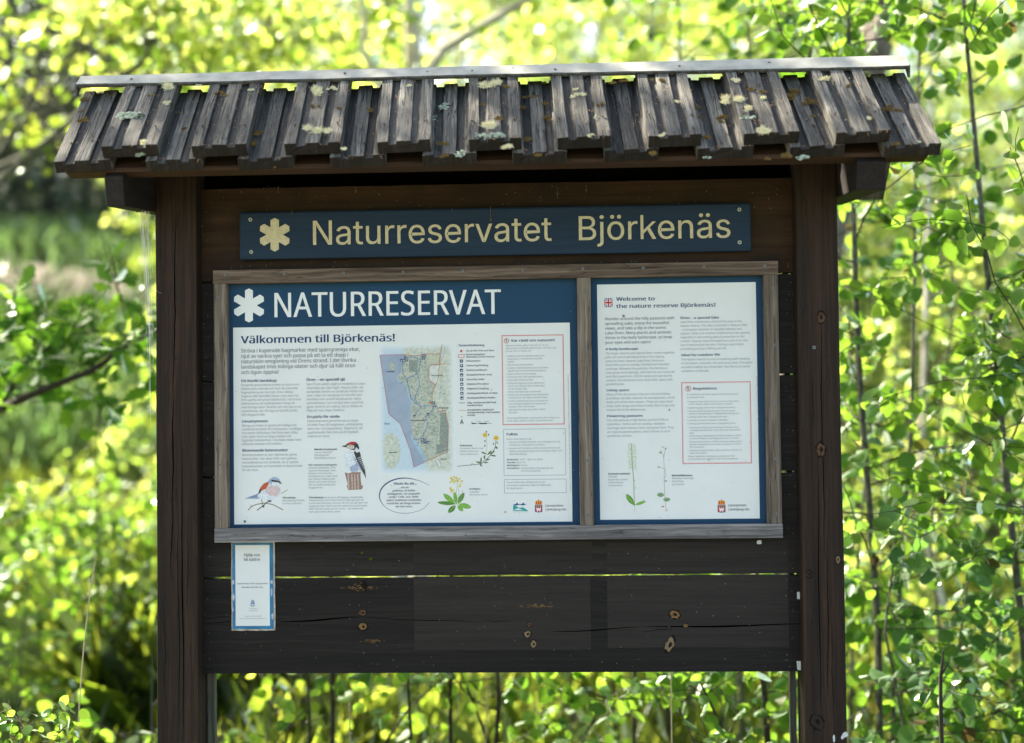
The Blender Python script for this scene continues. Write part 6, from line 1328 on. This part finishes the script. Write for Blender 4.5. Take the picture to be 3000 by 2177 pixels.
# canopy tree whose crown shades the board (it stands behind and to the left, crown above the picture)
def canopy(base, c, r, nl, seed, label, mat='hazel', shape='round', size=.085, n=60, lr=.025, tr=1.0):
    random.seed(seed); x, y = base; bs = Vector((x, y, hz(x, y)-.1)); e = empty('canopy_tree', label, 'tree', bs); mb = MB(); c = Vector(c)-bs
    T_ = [Vector((0, 0, 0)), Vector((c.x*.1, c.y*.1, c.z*.35)), Vector((c.x*.3, c.y*.3, c.z*.65)), c*.95, c+Vector((0, 0, r[2]*.7))]; mb.tube(T_, [k*tr for k in (.13, .11, .09, .06, .02)], 9); LP, LD, LN, LS = [], [], [], []
    for i in range(n):
        p = T_[2].lerp(T_[4], random.random()**.8) if i % 3 else T_[3]; while_ = True
        q = c+Vector((random.uniform(-1, 1)*r[0], random.uniform(-1, 1)*r[1], random.uniform(-1, 1)*r[2]))
        mid = p.lerp(q, .5)+Vector((0, 0, .15)); mb.tube([p, mid, q], [lr, lr*.6, lr*.25], 5)
        for s in range(5): W_ = curve(mid.lerp(q, random.random()), (random.gauss(0, 1), random.gauss(0, 1), random.gauss(0, .5)), .55, 3, wob=.2); mb.tube(W_, .004, 3); leaf_along(W_, nl//(n*5), .12, size, LP, LD, LN, LS)
    link('trunk', mb.mesh('trunk', M['bark']), e); link('crown', leafmesh('crown', LP, LD, LN, LS, shape, M[mat]), e)
roofc = Vector((0, -.17, 2.1)); cc_ = roofc+SUNV*5.2
def hang(u, v, Y, r, nl, seed, label, mat, base_u, size=.07, shape='round'):
    c = atv(u, v, Y); canopy((atv(base_u, 900, Y).x, Y), (c.x, c.y, c.z), r, nl, seed, label, mat, shape, size, 16, .010, .28)
hang(0, 215, 4.6, (.5, .5, .26), 420, 41, 'hazel at the upper left whose mid green leaves hang in from outside the picture', 'hazel', -420)
hang(370, 50, 4.2, (.58, .6, .3), 900, 42, 'tree whose glowing yellow leaves hang over the left third of the ridge', 'lime', -500)
hang(640, 40, 5.2, (.9, .8, .35), 1300, 43, 'tree whose bright leaves hang over the ridge right of the glowing ones', 'lime', -900)
canopy((-4.9, 5.4), (cc_.x-.0, cc_.y, cc_.z), (1.9, 1.3, .9), 2500, 9, 'tree behind and left of the board whose high crown shades the roof')

# ---- grass (uncountable)
def grass(name, n, xr, yr, hmin, hmax, mat, label, dens=None, wid=1.0):
    x = RNG.uniform(xr[0], xr[1], n); y = RNG.uniform(yr[0], yr[1], n)
    if dens is not None:
        k = RNG.uniform(0, 1, n) < dens(x, y); x, y = x[k], y[k]
    n = len(x); z = height(x, y); P = np.stack([x, y, z], 1); D = np.stack([RNG.normal(0, .25, n), RNG.normal(0, .25, n), np.ones(n)], 1); Nn = RNG.normal(0, 1, (n, 3)); Nn[:, 2] *= .2; S_ = RNG.uniform(hmin, hmax, n)
    o = link(name, leafmesh(name, P, D, Nn, S_*1.0, 'blade', M[mat])); return tag(o, label, 'grass', kind='stuff')
SH['blade'] = [[(-.007, 0, 0), (.007, 0, 0), (.006, .5, .06), (0, 1, .28), (-.006, .5, .06)]]
grass('grass', 270000, (-10, 11), (-.7, 15), .14, .42, 'grass', 'bright sunlit grass under and behind the board', lambda x, y: (.35+.65*(np.sin(x*2.1+y)*np.cos(y*1.7-x) > 0))*np.where(x < -1.2, .4, 1))
grass('hill_grass', 130000, (-28, 10), (11, 34), .3, .8, 'grassdark', 'green grass on the hillside at the left', lambda x, y: np.where((((x+9.4)/3.2)**2+((y-20)/1.7)**2) > 1, 1, .10))
p = atv(300, 1400, 3.2)
grass('tall_grass', 1500, (p.x-.25, p.x+.5), (3.0, 4.2), .4, .8, 'grass', 'tall bright grass tussock between the left post and the bushes')
bpy.data.objects.remove(_o)
